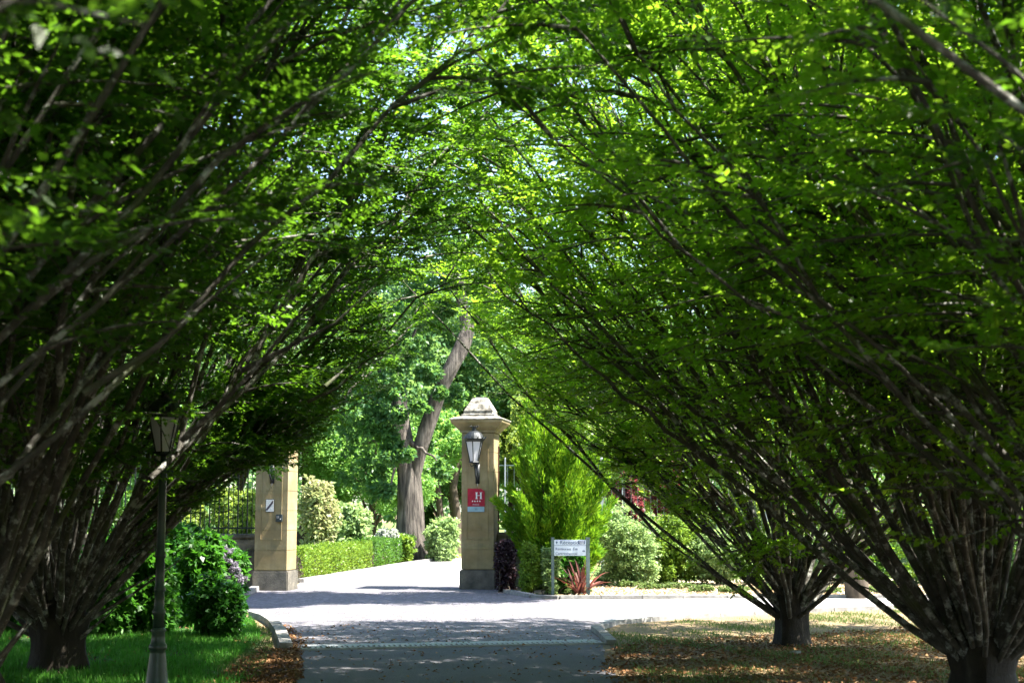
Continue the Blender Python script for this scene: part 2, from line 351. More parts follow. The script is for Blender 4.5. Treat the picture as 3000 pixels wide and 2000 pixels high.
# ---------------------------------------------------------------- gate pillars
WP = .66; HP = 3.12
def courses(bm, w_, z0, z1, n, gap=.006):
    h = (z1 - z0) / n
    for i in range(n):
        bx(bm, (0, 0, z0 + h * (i + .5)), (w_, w_, h - gap), bev=.003)
    bx(bm, (0, 0, (z0 + z1) / 2), (w_ - .016, w_ - .016, z1 - z0))
def pillar(loc, rz, label, leftish):
    t = thing('gate_pillar', label, 'pillar', loc, rz)
    bm = bmesh.new(); courses(bm, WP, .40, HP, 7)
    # raised panel frame on the front face: a shallow sunk panel outline
    for (cx, cz, sx, sz) in ((.21, 1.95, .014, 1.9), (-.21, 1.95, .014, 1.9), (0, 2.90, .434, .014), (0, 1.0, .434, .014)):
        bx(bm, (cx, -WP / 2 - .004, cz), (sx, .012, sz))
    obj('shaft', bm, STONE, t)
    bm = bmesh.new(); bx(bm, (0, 0, .19), (WP + .07, WP + .07, .40), bev=.02); obj('plinth', bm, PLIN, t)
    bm = bmesh.new()
    def sq(r, z): return (r * math.sqrt(2), z)
    lathe(bm, [sq(WP / 2 + .0, HP + .001), sq(WP / 2 + .03, HP + .015), sq(WP / 2 + .035, HP + .05), sq(WP / 2 + .09, HP + .10), sq(WP / 2 + .17, HP + .19), sq(WP / 2 + .195, HP + .215), sq(WP / 2 + .20, HP + .26)], 4, rot=math.pi / 4)
    obj('cornice', bm, STONE, t)
    bm = bmesh.new()
    z = HP + .262
    lathe(bm, [sq(.545, z), sq(.55, z + .025), sq(.37, z + .085)], 4, rot=math.pi / 4)
    lathe(bm, [sq(.345, z + .085), sq(.345, z + .12), sq(.30, z + .125), sq(.295, z + .185), sq(.30, z + .19), sq(.14, z + .47), sq(.12, z + .475)], 4, rot=math.pi / 4)
    bmesh.ops.bevel(bm, geom=list(bm.edges), offset=.005, segments=1, affect='EDGES')
    obj('capstone', bm, CAPST, t)
    return t
PL = g(812, 1728); PL = Vector((PL.x, 28.3 + .35, 0)); PL.x = (806 - 1500) / F * 28.3 + .0
PR = Vector(((1404 - 1500) / F * 28.7 + .02, 28.75 + .35, 0))
rzl, rzr = math.radians(-8), math.radians(-9)
pil = pillar(PL, rzl, 'sandstone gate pillar half hidden by branches, left of the white drive', True)
pir = pillar(PR, rzr, 'sandstone gate pillar with the red hotel plaque and pyramid cap', False)
def onface(P, rz, x, z, off=0):
    """a point on a pillar's front face"""
    c, s = math.cos(rz), math.sin(rz); y = -WP / 2 - off
    return Vector((P.x + x * c - y * s, P.y + x * s + y * c, z))

# ---------------------------------------------------------------- lanterns
def lantern(t, z0, sc=1.0, y=0.0, v=.78):
    """hexagonal lantern whose foot is at height z0: panes, frame, roof, finial as parts"""
    k = sc; h = sc * v; seg = 6
    bm = bmesh.new(); lathe(bm, [(.075 * k, z0 + .03 * h), (.150 * k, z0 + .47 * h)], seg, (0, y, 0), rot=math.pi / 6); obj('glass', bm, GLASS, t)
    bm = bmesh.new()
    for i in range(6):
        a = math.pi / 6 + i * math.pi / 3
        bmtube(bm, [(math.cos(a) * .08 * k, y + math.sin(a) * .08 * k, z0 + .02 * h), (math.cos(a) * .157 * k, y + math.sin(a) * .157 * k, z0 + .48 * h)], .009 * k, 5)
    lathe(bm, [(.02 * k, z0 - .03 * h), (.05 * k, z0 - .015 * h), (.10 * k, z0 + .005 * h), (.09 * k, z0 + .03 * h)], seg, (0, y, 0), rot=math.pi / 6)
    lathe(bm, [(.15 * k, z0 + .465 * h), (.175 * k, z0 + .475 * h), (.178 * k, z0 + .505 * h), (.15 * k, z0 + .51 * h)], seg, (0, y, 0), rot=math.pi / 6)
    obj('frame', bm, IRON, t)
    bm = bmesh.new()
    lathe(bm, [(.182 * k, z0 + .505 * h), (.190 * k, z0 + .535 * h), (.165 * k, z0 + .60 * h), (.125 * k, z0 + .665 * h), (.07 * k, z0 + .705 * h), (.04 * k, z0 + .72 * h)], 18, (0, y, 0))
    for i in range(12):
        a = i * math.pi / 6
        bmtube(bm, [(math.cos(a) * .175 * k, y + math.sin(a) * .175 * k, z0 + .53 * h), (math.cos(a) * .205 * k, y + math.sin(a) * .205 * k, z0 + .555 * h), (math.cos(a) * .215 * k, y + math.sin(a) * .215 * k, z0 + .59 * h)], [.014 * k, .01 * k, .004 * k], 5)
    obj('roof', bm, IRON, t, False)
    bm = bmesh.new()
    lathe(bm, [(.035 * k, z0 + .715 * h), (.05 * k, z0 + .74 * h), (.03 * k, z0 + .76 * h), (.05 * k, z0 + .79 * h), (.055 * k, z0 + .81 * h)], 10, (0, y, 0))
    for i in range(6):
        a = i * math.pi / 3
        bmtube(bm, [(math.cos(a) * .045 * k, y + math.sin(a) * .045 * k, z0 + .79 * h), (math.cos(a) * .085 * k, y + math.sin(a) * .085 * k, z0 + .83 * h)], [.012 * k, .004 * k], 5)
    obj('finial', bm, IRON, t, True)
def wall_lantern(P, rz, x, zfoot, label):
    p = onface(P, rz, x, zfoot)
    t = thing('wall_lantern', label, 'lantern', p, rz, 'lanterns on the gate pillars')
    bm = bmesh.new()
    bx(bm, (.03, -.012, -.19), (.085, .022, .42), bev=.008)
    bmtube(bm, [(.03, -.02, -.36), (.03, -.09, -.33), (.02, -.15, -.22), (.0, -.12, -.12), (0, -.2, -.05), (0, -.24, .0)], [.014, .02, .022, .02, .02, .016], 8)
    bmtube(bm, [(.03, -.02, -.02), (.02, -.1, -.03), (0, -.22, -.02)], .012, 6)
    for s in (-1, 1):
        bmtube(bm, [(0, -.24, -.03), (s * .06, -.24, -.06), (s * .085, -.24, .0), (s * .07, -.24, .03)], .009, 6)
    bmtube(bm, [(.03, -.02, -.40), (.03, -.05, -.46), (.03, -.02, -.50)], [.012, .02, .004], 6)
    obj('bracket', bm, IRON, t, True)
    lantern(t, .02, 1.14, -.24)
    return t
wall_lantern(PR, rzr, (1400 - 1404) / 145, 2.50, 'black iron lantern with white panes above the red plaque')
wall_lantern(PL, rzl, (803 - 806) / 145, 2.50, 'black iron lantern mostly hidden by leaves on the left pillar')

# plaque
z_ = 1.60 + (1490 - 1497) / 145
t = thing('hotel_plaque', 'red plaque with a white H and four stars over a pale blue strip', 'plaque', onface(PR, rzr, (1402 - 1404) / 145 - .01, 1.55, .0), rzr)
bm = bmesh.new(); pw, ph = .175, .31
pts = [(-pw, .10), (pw, .10), (pw, .40), (.10, .455), (-pw, .455)]
vs = [bm.verts.new((x, -.022, z)) for x, z in pts]; f = bm.faces.new(vs)
e = bmesh.ops.extrude_face_region(bm, geom=[f]); bmesh.ops.translate(bm, vec=(0, .015, 0), verts=[v for v in e['geom'] if isinstance(v, bmesh.types.BMVert)])
obj('red_panel', bm, REDS, t)
bm = bmesh.new(); bx(bm, (-.005, -.0145, .045), (.34, .015, .105)); obj('year_strip', bm, flat('pale_blue_strip', (.25, .38, .45), .4), t)
bm = bmesh.new()
for cx in (.008, .095):
    bx(bm, (cx, -.0235, .315), (.03, .003, .13))
    for zz in (.253, .377): bx(bm, (cx, -.0236, zz), (.056, .003, .008))
bx(bm, (.05, -.0235, .318), (.06, .003, .012)); obj('letter', bm, SILV, t)
def star(bm, cx, cz, r, y):
    c = bm.verts.new((cx, y, cz)); vs = [bm.verts.new((cx + math.sin(k * math.pi / 5) * (r if k % 2 == 0 else r * .45), y, cz + math.cos(k * math.pi / 5) * (r if k % 2 == 0 else r * .45))) for k in range(10)]
    for k in range(10): bm.faces.new((c, vs[k], vs[(k + 1) % 10]))
for i in range(4):
    bm = bmesh.new(); star(bm, -.075 + i * .05, .205, .021, -.0245); obj('star', bm, SILV, t)
text('lettering', 'FRANCE', .036, SILV, t, (-.075, -.0225, .125))
text('lettering', 'TS', .05, BLUE, t, (-.03, -.0225, .025))
# small prohibition sign and intercom on the left pillar
t = thing('notice_sign', 'small white framed notice with a diagonal dark stripe on the left pillar', 'sign', onface(PL, rzl, (802 - 806) / 145, 1.60), rzl)
bm = bmesh.new(); bx(bm, (-.0, -.012, .065), (.175, .014, .255), bev=.003); obj('frame', bm, DARKB, t)
bm = bmesh.new(); bx(bm, (0, -.0215, .065), (.155, .006, .235)); obj('panel', bm, surf('worn_white_panel', [(.3, (.35, .37, .38)), (.7, (.6, .6, .6))], 30, .5, .1), t)
bm = bmesh.new()
v4 = [bm.verts.new(v) for v in ((-.074, -.0255, -.03), (-.045, -.0255, -.03), (.074, -.0255, .12), (.074, -.0255, .165), (.06, -.0255, .165), (-.074, -.0255, .0))]; bm.faces.new(v4); obj('stripe', bm, flat('dark_stripe', (.06, .05, .07), .5), t)
t = thing('intercom', 'dark grey intercom box below the notice on the left pillar', 'intercom', onface(PL, rzl, (825 - 806) / 145 + .04, 1.42), rzl)
bm = bmesh.new(); bx(bm, (0, -.03, .0), (.13, .058, .15), bev=.01); obj('housing', bm, DARKB, t)
bm = bmesh.new(); bx(bm, (-.02, -.0605, .02), (.05, .003, .05)); obj('speaker_grille', bm, METG, t)
bm = bmesh.new(); lathe(bm, [(.012, 0), (.012, .006)], 10); o = obj('button', bm, SILV, t); o.location = (.035, -.058, -.02); o.rotation_euler = (math.pi / 2, 0, 0)

# rusty railing end post behind the right pillar
t = thing('gate_stop_post', 'narrow rusty brown iron bar fixed behind the right gate pillar', 'post', (PR.x + WP / 2 + .025, PR.y + .16, 0))
bm = bmesh.new(); bx(bm, (0, 0, 1.95), (.05, .07, 1.85), bev=.004); obj('bar', bm, RUST, t)
for zz in (1.2, 2.0, 2.7):
    bm = bmesh.new(); bx(bm, (-.03, 0, zz), (.05, .03, .05)); obj('hinge', bm, RUST, t)

# ---------------------------------------------------------------- walls and railings
def railing(name, x0, x1, Y, zw, ztop, step, label, side):
    t = thing(name, label, 'railing', (x0, Y, zw))
    L = x1 - x0
    bm = bmesh.new()
    bx(bm, (L / 2, 0, .12), (L, .03, .03)); bx(bm, (L / 2, 0, ztop - zw - .22), (L, .03, .03)); obj('rail', bm, IRON, t)
    n = int(L / step)
    bars = bmesh.new()
    for i in range(n + 1):
        r = .012 if i % 2 == 0 else .006; hh = ztop - zw - (0 if i % 2 == 0 else .22)
        bx(bars, (i * step + .03, 0, hh / 2), (r * 2, r * 2, hh))
        if i % 2 == 0: lathe(bars, [(.02, hh), (.018, hh + .03), (.002, hh + .1)], 6, (i * step + .03, 0, 0))
    o = obj('bars', bars, IRON, t); o['kind'] = 'stuff'; o.name = 'bar'
    return t
def wall(x0, x1, Y, h, label, m):
    t = thing('stone_wall', label, 'wall', ((x0 + x1) / 2, Y, 0))
    L = x1 - x0; bm = bmesh.new(); z = 0; rs = random.Random(3)
    nrow = 4; rh = (h - .08) / nrow
    for r_ in range(nrow):
        x = -L / 2
        while x < L / 2 - .05:
            wd = min(rs.uniform(.3, .6), L / 2 - x)
            bx(bm, (x + wd / 2, rs.uniform(-.012, .012), r_ * rh + rh / 2), (wd - .02, .36, rh - .02), bev=.02); x += wd
    bx(bm, (0, 0, (h - .08) / 2), (L, .31, h - .08)); obj('masonry', bm, m, t)
    bm = bmesh.new(); bx(bm, (0, 0, h - .04), (L, .44, .08), bev=.015); obj('coping', bm, m, t)
YW = 28.9
wall(-12.5, PL.x - WP / 2 - .02, YW, 1.10, 'dark mossy rubble wall running left from the left gate pillar', WALL)
railing('iron_railing', -12.4, PL.x - WP / 2 - .04, YW, 1.10, 2.95, .095, 'black iron railing with thin bars on top of the left wall', 0)
wall(PR.x + WP / 2 + .02, 1.5, 29.3, 1.13, 'low rendered wall behind the conifer right of the pillar', MOSSW)
# right: slim grey posts with thin rails
t = thing('garden_fence', 'slim grey post and wire fence behind the conifer and pale bush', 'fence', (0, 33, 0))
for px, w_ in ((1480, .035), (1762, .075), (1822, .03), (2000, .04), (2240, .05), (2500, .05), (2760, .05)):
    x = (px - 1500) / F * 33; bm = bmesh.new(); bx(bm, (x, 0, 1.375), (w_, w_, 2.75), bev=.004); lathe(bm, [(w_ * .6, 2.75), (w_ * .3, 2.78)], 6, (x, 0, 0)); obj('post', bm, flat('grey_metal', (.25, .29, .3), .5), t)
bm = bmesh.new()
for z in (.15, 2.6): bx(bm, (5.6, 0, z), (12, .018, .02))
obj('rail', bm, POSTG, t)
bm = bmesh.new()
for i in range(79): bx(bm, (-.1 + i * .15, 0, 1.375), (.008, .008, 2.44))
o = obj('wire', bm, POSTG, t)

# ---------------------------------------------------------------- direction sign
sp = Vector(((1728 - 1500) / F * 26.7, 26.7, 0)); t = thing('direction_sign', 'low blue and white direction sign on two grey posts behind the red flax', 'sign', (sp.x - .37, sp.y, 0), math.radians(-3)); t.location.z = .24; t.scale = (.86, .86, .86)
k = sp.y / F
for nm, xx, ww in (('post', -.39, .065), ('post', .37, .085)):
    bm = bmesh.new(); bx(bm, (xx, 0, .34), (ww, .07, 1.22), bev=.008); bx(bm, (xx, 0, .96), (ww + .01, .08, .02)); obj(nm, bm, POSTG, t)
bm = bmesh.new(); bx(bm, (-.012, -.02, .75), (.69, .02, .34), bev=.003); obj('panel', bm, surf('blue_white_panel', [(.3, (.40, .48, .56)), (.7, (.55, .60, .68))], 3, .5, .05), t)
text('lettering', 'Réception', .115, BLUE, t, (-.235, -.0315, .825))
for word, x_, z_ in (('Restaurant', -.33, .70), ('Été', .05, .70), ('Centre', -.33, .60), ('thermal', -.10, .60)):
    text('lettering', word, .078, BLUE, t, (x_, -.0315, z_))
bm = bmesh.new(); bx(bm, (-.012, -.031, .80), (.68, .003, .006)); obj('divider', bm, BLUE, t)
bm = bmesh.new(); bx(bm, (.235, -.0315, .865), (.15, .004, .075)); o = obj('logo_box', bm, BLUE, t)
bm = bmesh.new(); bx(bm, (.235, -.0345, .88), (.12, .003, .014)); bx(bm, (.24, -.0345, .85), (.10, .003, .012)); obj('logo_line', bm, WHITE, o)
def arrow(bm, cx, cz, r, a):
    c, s = math.cos(a), math.sin(a)
    P = [(r, 0), (0, r * .75), (0, r * .25), (-r, r * .25), (-r, -r * .25), (0, -r * .25), (0, -r * .75)]
    vs = [bm.verts.new((cx + x * c - z * s, -.0325, cz + x * s + z * c)) for x, z in P]; bm.faces.new(vs)
bm = bmesh.new(); arrow(bm, -.30, .86, .032, math.pi / 2); obj('arrow', bm, BLUE, t)
bm = bmesh.new(); arrow(bm, .28, .68, .032, 0); obj('arrow', bm, BLUE, t)

# ---------------------------------------------------------------- lamp post
lp = Vector(((481 - 1500) / F * 12.3, 12.3, 0))
t = thing('lamp_post', 'dark green cast iron garden lamp post standing on the lawn among branches', 'lamp post', lp, 0)
bm = bmesh.new()
lathe(bm, [(.115, 0), (.115, .06), (.10, .08), (.088, .20), (.066, .38), (.062, .41), (.076, .42), (.076, .45), (.06, .47), (.055, .56), (.066, .575), (.05, .60)], 20)
obj('base', bm, LGREEN, t, True)
bm = bmesh.new()
lathe(bm, [(.048, .59), (.045, .70), (.056, .71), (.056, .74), (.043, .76), (.041, .90), (.05, .91), (.05, .93), (.039, .95), (.037, 1.18), (.047, 1.19), (.047, 1.22), (.036, 1.24), (.033, 1.94), (.045, 1.95), (.045, 1.98), (.026, 2.0), (.024, 2.05)], 20)
obj('pole', bm, LGREEN, t, True)
bm = bmesh.new(); bmtube(bm, [(-.09, 0, 1.92), (.09, 0, 1.92)], .012, 6)
for s in (-1, 1): bmtube(bm, [(s * .03, 0, 2.0), (s * .09, 0, 2.03), (s * .085, 0, 2.09)], .009, 6)
obj('bracket', bm, LGREEN, t, True)
lantern(t, 2.07, .86, 0)

# ---------------------------------------------------------------- hornbeams
def arch_c(Y): return .2 - .06 * Y
HZ = [0, 1.3, 2.0, 2.6, 3.2, 3.8, 4.3]; HW = [3.2, 2.9, 1.85, 1.15, .56, .2, 0]
def in_arch(P, pad=0.0, jit=None):
    u = P[..., 0] - (.2 - .06 * P[..., 1]); z = P[..., 2]
    hw = np.interp(z, HZ, HW, right=-1.0) + pad
    hw = np.where((u < 0) & (z > 2.0), hw * .84, hw)
    near = np.clip((4.5 - P[..., 1]) / 2.5, 0, 1) * (u < 0) * (z > 1.75)
    hw = hw * (1 - .42 * near)
    wob = .22 * np.sin(P[..., 1] * 2.3 + z * 1.7) + .18 * np.sin(P[..., 1] * 5.1 - z * 3.3 + P[..., 0])
    return (np.abs(u) < hw + wob * .6) | (P[..., 1] > 21.1 - .11 * z + wob)
def hornbeam(x, y, label, rs, nstem=24, hgt=8.2, dens=1.0, tr=.16, th=.6, mat=HB, spread=52, low=0.0, ext=()):
    t = thing('hornbeam_tree', label, 'tree', (x, y, 0), 0, 'hornbeams arching over the drive')
    O = np.array([x, y, 0.])
    # trunk: lobed flaring column
    bm = bmesh.new(); seg = 14; ph = rs.uniform(0, 6, 4)
    rings = []
    for z, r in ((-.05, 1.35), (.06, 1.15), (.2, 1.02), (th * .6, 1.0), (th, 1.15), (th + .15, .85), (th + .3, .4)):
        ring = []
        for i in range(seg):
            a = 2 * math.pi * i / seg
            rr = tr * r * (1 + .20 * math.sin(3 * a + ph[0]) + .13 * math.sin(5 * a + ph[1] + z * 1.5) + .05 * math.sin(8 * a + ph[2]))
            ring.append(bm.verts.new((rr * math.cos(a), rr * math.sin(a), z)))
        rings.append(ring)
    for a, b in zip(rings, rings[1:]):
        for i in range(seg): bm.faces.new((a[i], a[(i + 1) % seg], b[(i + 1) % seg], b[i]))
    bm.faces.new(rings[-1])
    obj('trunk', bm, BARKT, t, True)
    # stems
    K = 12; n2 = nstem
    i = np.arange(nstem)
    az = i * 2.399963 + rs.uniform(-.3, .3, nstem)
    q = (i + .5) / nstem
    tilt = np.radians(5 + (spread - 5) * q ** .78 + rs.uniform(-4, 4, nstem))
    L = hgt * (1 - .22 * q) * rs.uniform(.85, 1.1, nstem)
    def grow(B, az, tilt, L, r0, r1, k=K, upc=.13, base=.05):
        s = np.linspace(0, 1, k)[None]
        tl = tilt[:, None] * (1.15 - upc * 1.5 * s) + np.radians(10) * np.sin(3.0 * s + az[:, None] * 3) * .14
        a = az[:, None] + .07 * np.sin(s * 4 + az[:, None] * 5)
        D = np.stack([np.sin(tl) * np.cos(a), np.sin(tl) * np.sin(a), np.cos(tl)], -1)
        P = np.concatenate([B[:, None], B[:, None] + np.cumsum(D[:, :-1] * (L[:, None, None] / (k - 1)), 1)], 1)
        P[:, 1:] += rs.normal(size=P[:, 1:].shape) * .028
        ph = rs.uniform(0, 6.28, (len(P), 1)); fq = rs.uniform(4, 9, (len(P), 1)); P[..., 0] += .045 * np.sin(s * fq + ph) * s; P[..., 1] += .045 * np.cos(s * fq * 1.3 + ph) * s
        Rd = r0[:, None] * (1 - s) ** .8 + r1
        return P, Rd, D
    B = O[None] + np.stack([np.cos(az) * tr * .55 * np.sin(tilt * 1.3), np.sin(az) * tr * .55 * np.sin(tilt * 1.3), rs.uniform(.45, 1.0, nstem) * th], -1)
    P1, R1, D1 = grow(B, az, tilt, L, rs.uniform(.012, .028, nstem) * (1 + tr) * (.72 if y < 9 else 1), .006)
    # forks
    nf = int(nstem * 1.6); par = rs.randint(0, nstem, nf); kk = rs.randint(1, 6, nf)
    B2 = P1[par, kk]; az2 = az[par] + rs.normal(0, .35, nf); tl2 = np.clip(tilt[par] + rs.normal(0, .14, nf), .03, math.radians(spread + 5))
    P2, R2, D2 = grow(B2, az2, tl2, L[par] * (1 - kk / (K - 1)) * rs.uniform(.75, 1.05, nf), R1[par, kk] * rs.uniform(.5, .8, nf), .005)
    P = np.concatenate([P1, P2]); Rr = np.concatenate([R1, R2]); D = np.concatenate([D1, D2])
    if len(ext):
        E = np.array([list(at(*e)) for e in ext]); s_ = np.linspace(0, 1, K)[None, :, None]
        B3 = O[None] + rs.normal(0, .05, (len(E), 3)) + np.array([0, 0, th * .8])
        PX = B3[:, None] * (1 - s_) + E[:, None] * s_; PX[..., 2] += np.sin(s_[..., 0] * math.pi) * .75 * rs.uniform(.3, 1, (len(E), 1)); PX += (np.sin(s_ * 5 + np.arange(len(E))[:, None, None] * 1.7) * s_ * (1 - s_) * .5) * np.array([.35, .6, .5]); PX[:, 1:] += rs.normal(0, .02, PX[:, 1:].shape)
        DX = np.broadcast_to(norm(E - B3)[:, None], PX.shape); RX = np.linspace(.018, .004, K)[None] * rs.uniform(.7, 1.1, (len(E), 1))
        P = np.concatenate([P, PX]); Rr = np.concatenate([Rr, RX]); D = np.concatenate([D, DX])
    # prune stems entering the trimmed opening
    bad = in_arch(P, -.15); cut = np.where(bad.any(1), bad.argmax(1), K)
    if len(ext): cut[-len(ext):] = K
    for j in range(len(P)):
        c = cut[j]
        if c < K:
            c = max(c, 1); P[j, c:] = P[j, c - 1]; Rr[j, :c] *= np.linspace(1, .18, c); Rr[j, c:] = .0005
    V, Q = tubes((P - O).reshape(P.shape), Rr, 6)
    # laterals
    per = 11; ns = len(P)
    sid = np.repeat(np.arange(ns), per); tt = rs.uniform(.16, 1, len(sid)) ** .85 * (K - 1.001)
    a = tt.astype(int); fr = (tt - a)[:, None]
    ok = (a + 1) < cut[sid]
    sid, tt, a, fr = sid[ok], tt[ok], a[ok], fr[ok]
    B = P[sid, a] * (1 - fr) + P[sid, a + 1] * fr
    Dm = norm(D[sid, a]); rad = norm(np.cross(Dm, rdir(len(B), rs)))
    out = norm(B - O - np.array([0, 0, 1.]) * (B[:, 2:3])) * np.array([1, 1, 0])
    Ld = norm(Dm * rs.uniform(.5, 1.1, (len(B), 1)) + rad * .75 + out * .55 + np.array([0, 0, -.12]))
    Ll = rs.uniform(.5, 1.7, len(B)) * (1.15 - .4 * tt / K)
    s = np.linspace(0, 1, 5)[None, :, None]
    PL_ = B[:, None] + Ld[:, None] * Ll[:, None, None] * s + np.array([0, 0, -.16]) * s ** 2 * Ll[:, None, None] * 1.3
    RL = np.broadcast_to((.011 * (1 - np.linspace(0, 1, 5)) + .0025)[None], PL_.shape[:2]).copy()
    ok = ~in_arch(PL_, 0).any(1); PL_, RL, Ld, Ll = PL_[ok], RL[ok], Ld[ok], Ll[ok]
    V2, Q2 = tubes(PL_ - O, RL, 4)
    VV, QQ = merge([(V, Q), (V2, Q2)])
    npmesh('branches', VV, QQ, BARK, t, True).name = 'limb'
    # leafy twigs in flat sprays along the laterals
    m = int(15 * dens); nl = len(PL_)
    lid = np.repeat(np.arange(nl), m); tt = rs.uniform(.15, 1.0, len(lid)) * 3.999
    a = tt.astype(int); fr = (tt - a)[:, None]
    B = PL_[lid, a] * (1 - fr) + PL_[lid, a + 1] * fr
    ax = Ld[lid]; side = norm(np.cross(ax, np.array([0, 0, 1.])) + rs.normal(0, .25, ax.shape)) * np.where(rs.rand(len(lid)) < .5, 1, -1)[:, None]
    TD = norm(ax * .75 + side * rs.uniform(.3, 1.1, (len(lid), 1)) + np.array([0, 0, 1.]) * rs.normal(-.06, .16, (len(lid), 1)))
    TL = rs.uniform(.18, .42, len(lid))
    E = B + TD * TL[:, None]
    far = (np.linalg.norm(E - np.array([0, 0, EYE]), axis=1) > 1.3)
    lampd = (E - np.array([lp.x * .93, 11.2, 2.28])) / np.array([.30, 1.9, .32])
    ok = ~in_arch(E, .02) & far & ((lampd ** 2).sum(1) > 1) & ~sungap(E, rs) & (rs.rand(len(E)) < np.interp(E[:, 2], [.5, 1.6, 2.6, 4.0], [.45, .55, .9, 1.0])) & (E[:, 2] > .35 + low)
    B, TD, TL, E = B[ok], TD[ok], TL[ok], E[ok]
    nlv = 14
    k = (np.arange(nlv) + .6) / nlv
    C = B[:, None] + TD[:, None] * (TL[:, None] * k[None])[..., None]
    up = norm(np.array([0, 0, 1.]) + rs.normal(0, .3, B.shape))
    sd_ = norm(np.cross(TD, up))
    sg = np.where(np.arange(nlv) % 2 == 0, 1., -1.)[None, :, None]
    LD = norm(TD[:, None] * .75 + sd_[:, None] * sg * .85 + rs.normal(0, .16, C.shape) + np.array([0, 0, -.12]))
    LD[:, -1] = TD
    Nn = norm(np.cross(sd_, TD)[:, None] + rs.normal(0, .38, C.shape))
    C = C.reshape(-1, 3); LD = LD.reshape(-1, 3); Nn = Nn.reshape(-1, 3)
    ll = rs.uniform(.036, .072, len(C))
    V, Q = leaves(C - O, LD, Nn, ll, ll * rs.uniform(.48, .62, len(C)), rs.uniform(-.05, .35, (len(C), 1)))
    npmesh('crown', V, Q, mat, t)
    print('HB', label[:30], len(C))
    return t
RS = np.random.RandomState
def sungap(E, rs):
    """thin places in the canopy: twigs above the sunny patches of ground"""
    sx = E[:, 0] - .5667 * E[:, 2]; sy = E[:, 1] + .110 * E[:, 2]; r = np.zeros(len(E), bool)
    for cx, cy, rx, ry in ((1.9, 14.3, 1.25, .42), (3.3, 13.3, 1.1, .34), (1.5, 15.7, .8, .2), (-.1, 13.5, .45, .14), (3.6, 15.2, .7, .16), (-1.6, 14.6, .4, .1), (-3.6, 13.2, .5, .3)):
        r |= ((sx - cx) / rx) ** 2 + ((sy - cy) / ry) ** 2 + rs.normal(0, .25, len(E)) < 1
    return r & (rs.rand(len(E)) < .95)
hornbeam(3.30, 17.1, 'smaller multi-stemmed hornbeam with a short bare trunk beside the side road', RS(11), 46, 7.6, .9, .17, .55, HB, 50, 0, [(1470, 1120, 16.7), (1560, 1200, 17), (1640, 1270, 16.6), (1720, 1310, 17.2), (1800, 1340, 16.8), (1860, 1350, 17), (1480, 1030, 16.8), (1600, 1120, 17.2), (1440, 1150, 17.2), (1520, 1215, 16.8), (1900, 1420, 17.1), (1780, 1370, 16.6), (2000, 1560, 17), (2120, 1770, 16.8), (2190, 1700, 16.6), (2440, 1730, 16.8), (2480, 1640, 17), (2240, 1640, 16.5), (2360, 1560, 17)])
hornbeam(4.02, 12.4, 'big multi-stemmed hornbeam with thick fanning stems at the right edge', RS(12), 80, 8.4, .66, .26, .35, HB, 45)
hornbeam(4.4, 8.0, 'hornbeam with its trunk outside the right edge, dark stems across the upper right', RS(13), 60, 8.6, .72, .24, .4, HB, 45)
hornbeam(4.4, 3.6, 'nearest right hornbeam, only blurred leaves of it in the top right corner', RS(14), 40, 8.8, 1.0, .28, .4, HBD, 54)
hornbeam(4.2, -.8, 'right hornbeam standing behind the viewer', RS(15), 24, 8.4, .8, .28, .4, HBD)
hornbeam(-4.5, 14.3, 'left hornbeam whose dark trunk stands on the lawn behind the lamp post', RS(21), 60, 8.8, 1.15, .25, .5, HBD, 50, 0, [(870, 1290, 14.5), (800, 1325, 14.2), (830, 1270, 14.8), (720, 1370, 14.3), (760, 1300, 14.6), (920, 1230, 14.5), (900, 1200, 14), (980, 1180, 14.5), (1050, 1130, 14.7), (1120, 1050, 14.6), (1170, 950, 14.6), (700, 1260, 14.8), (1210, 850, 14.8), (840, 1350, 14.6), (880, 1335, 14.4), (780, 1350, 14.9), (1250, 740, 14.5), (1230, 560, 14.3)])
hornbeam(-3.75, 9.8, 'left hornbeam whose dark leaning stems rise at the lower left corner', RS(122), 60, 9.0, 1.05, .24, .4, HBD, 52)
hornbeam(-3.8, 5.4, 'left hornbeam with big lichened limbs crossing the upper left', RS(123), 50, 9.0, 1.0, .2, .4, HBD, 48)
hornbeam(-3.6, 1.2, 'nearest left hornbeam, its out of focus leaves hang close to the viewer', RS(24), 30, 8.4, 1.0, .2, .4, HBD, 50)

# outer rows added to block light on the avenue, copied from inner trees
hbs = {round(o.location.y, 1): o for o in COL.objects if o.name.startswith('hornbeam_tree')}
for src, x, y, lab in ((3.6, 9.3, 3.0, 'outer row hornbeam added to block light, outside the right edge near the viewer'), (-.8, 9.2, -1.4, 'outer row hornbeam added to block light, behind the viewer on the right'),
                       (14.3, -9.6, 15.4, 'outer row hornbeam added to block light, behind the dark left trunk'), (9.8, -9.2, 10.6, 'outer row hornbeam added to block light, far left behind the lichened limbs'), (5.4, -9.2, 5.6, 'outer row hornbeam added to block light, outside the left edge')):
    c = copy_tree(hbs[src]); c.location = (x, y, 0); c.rotation_euler = (0, 0, .5 if y < 10 else -.4); c['label'] = lab

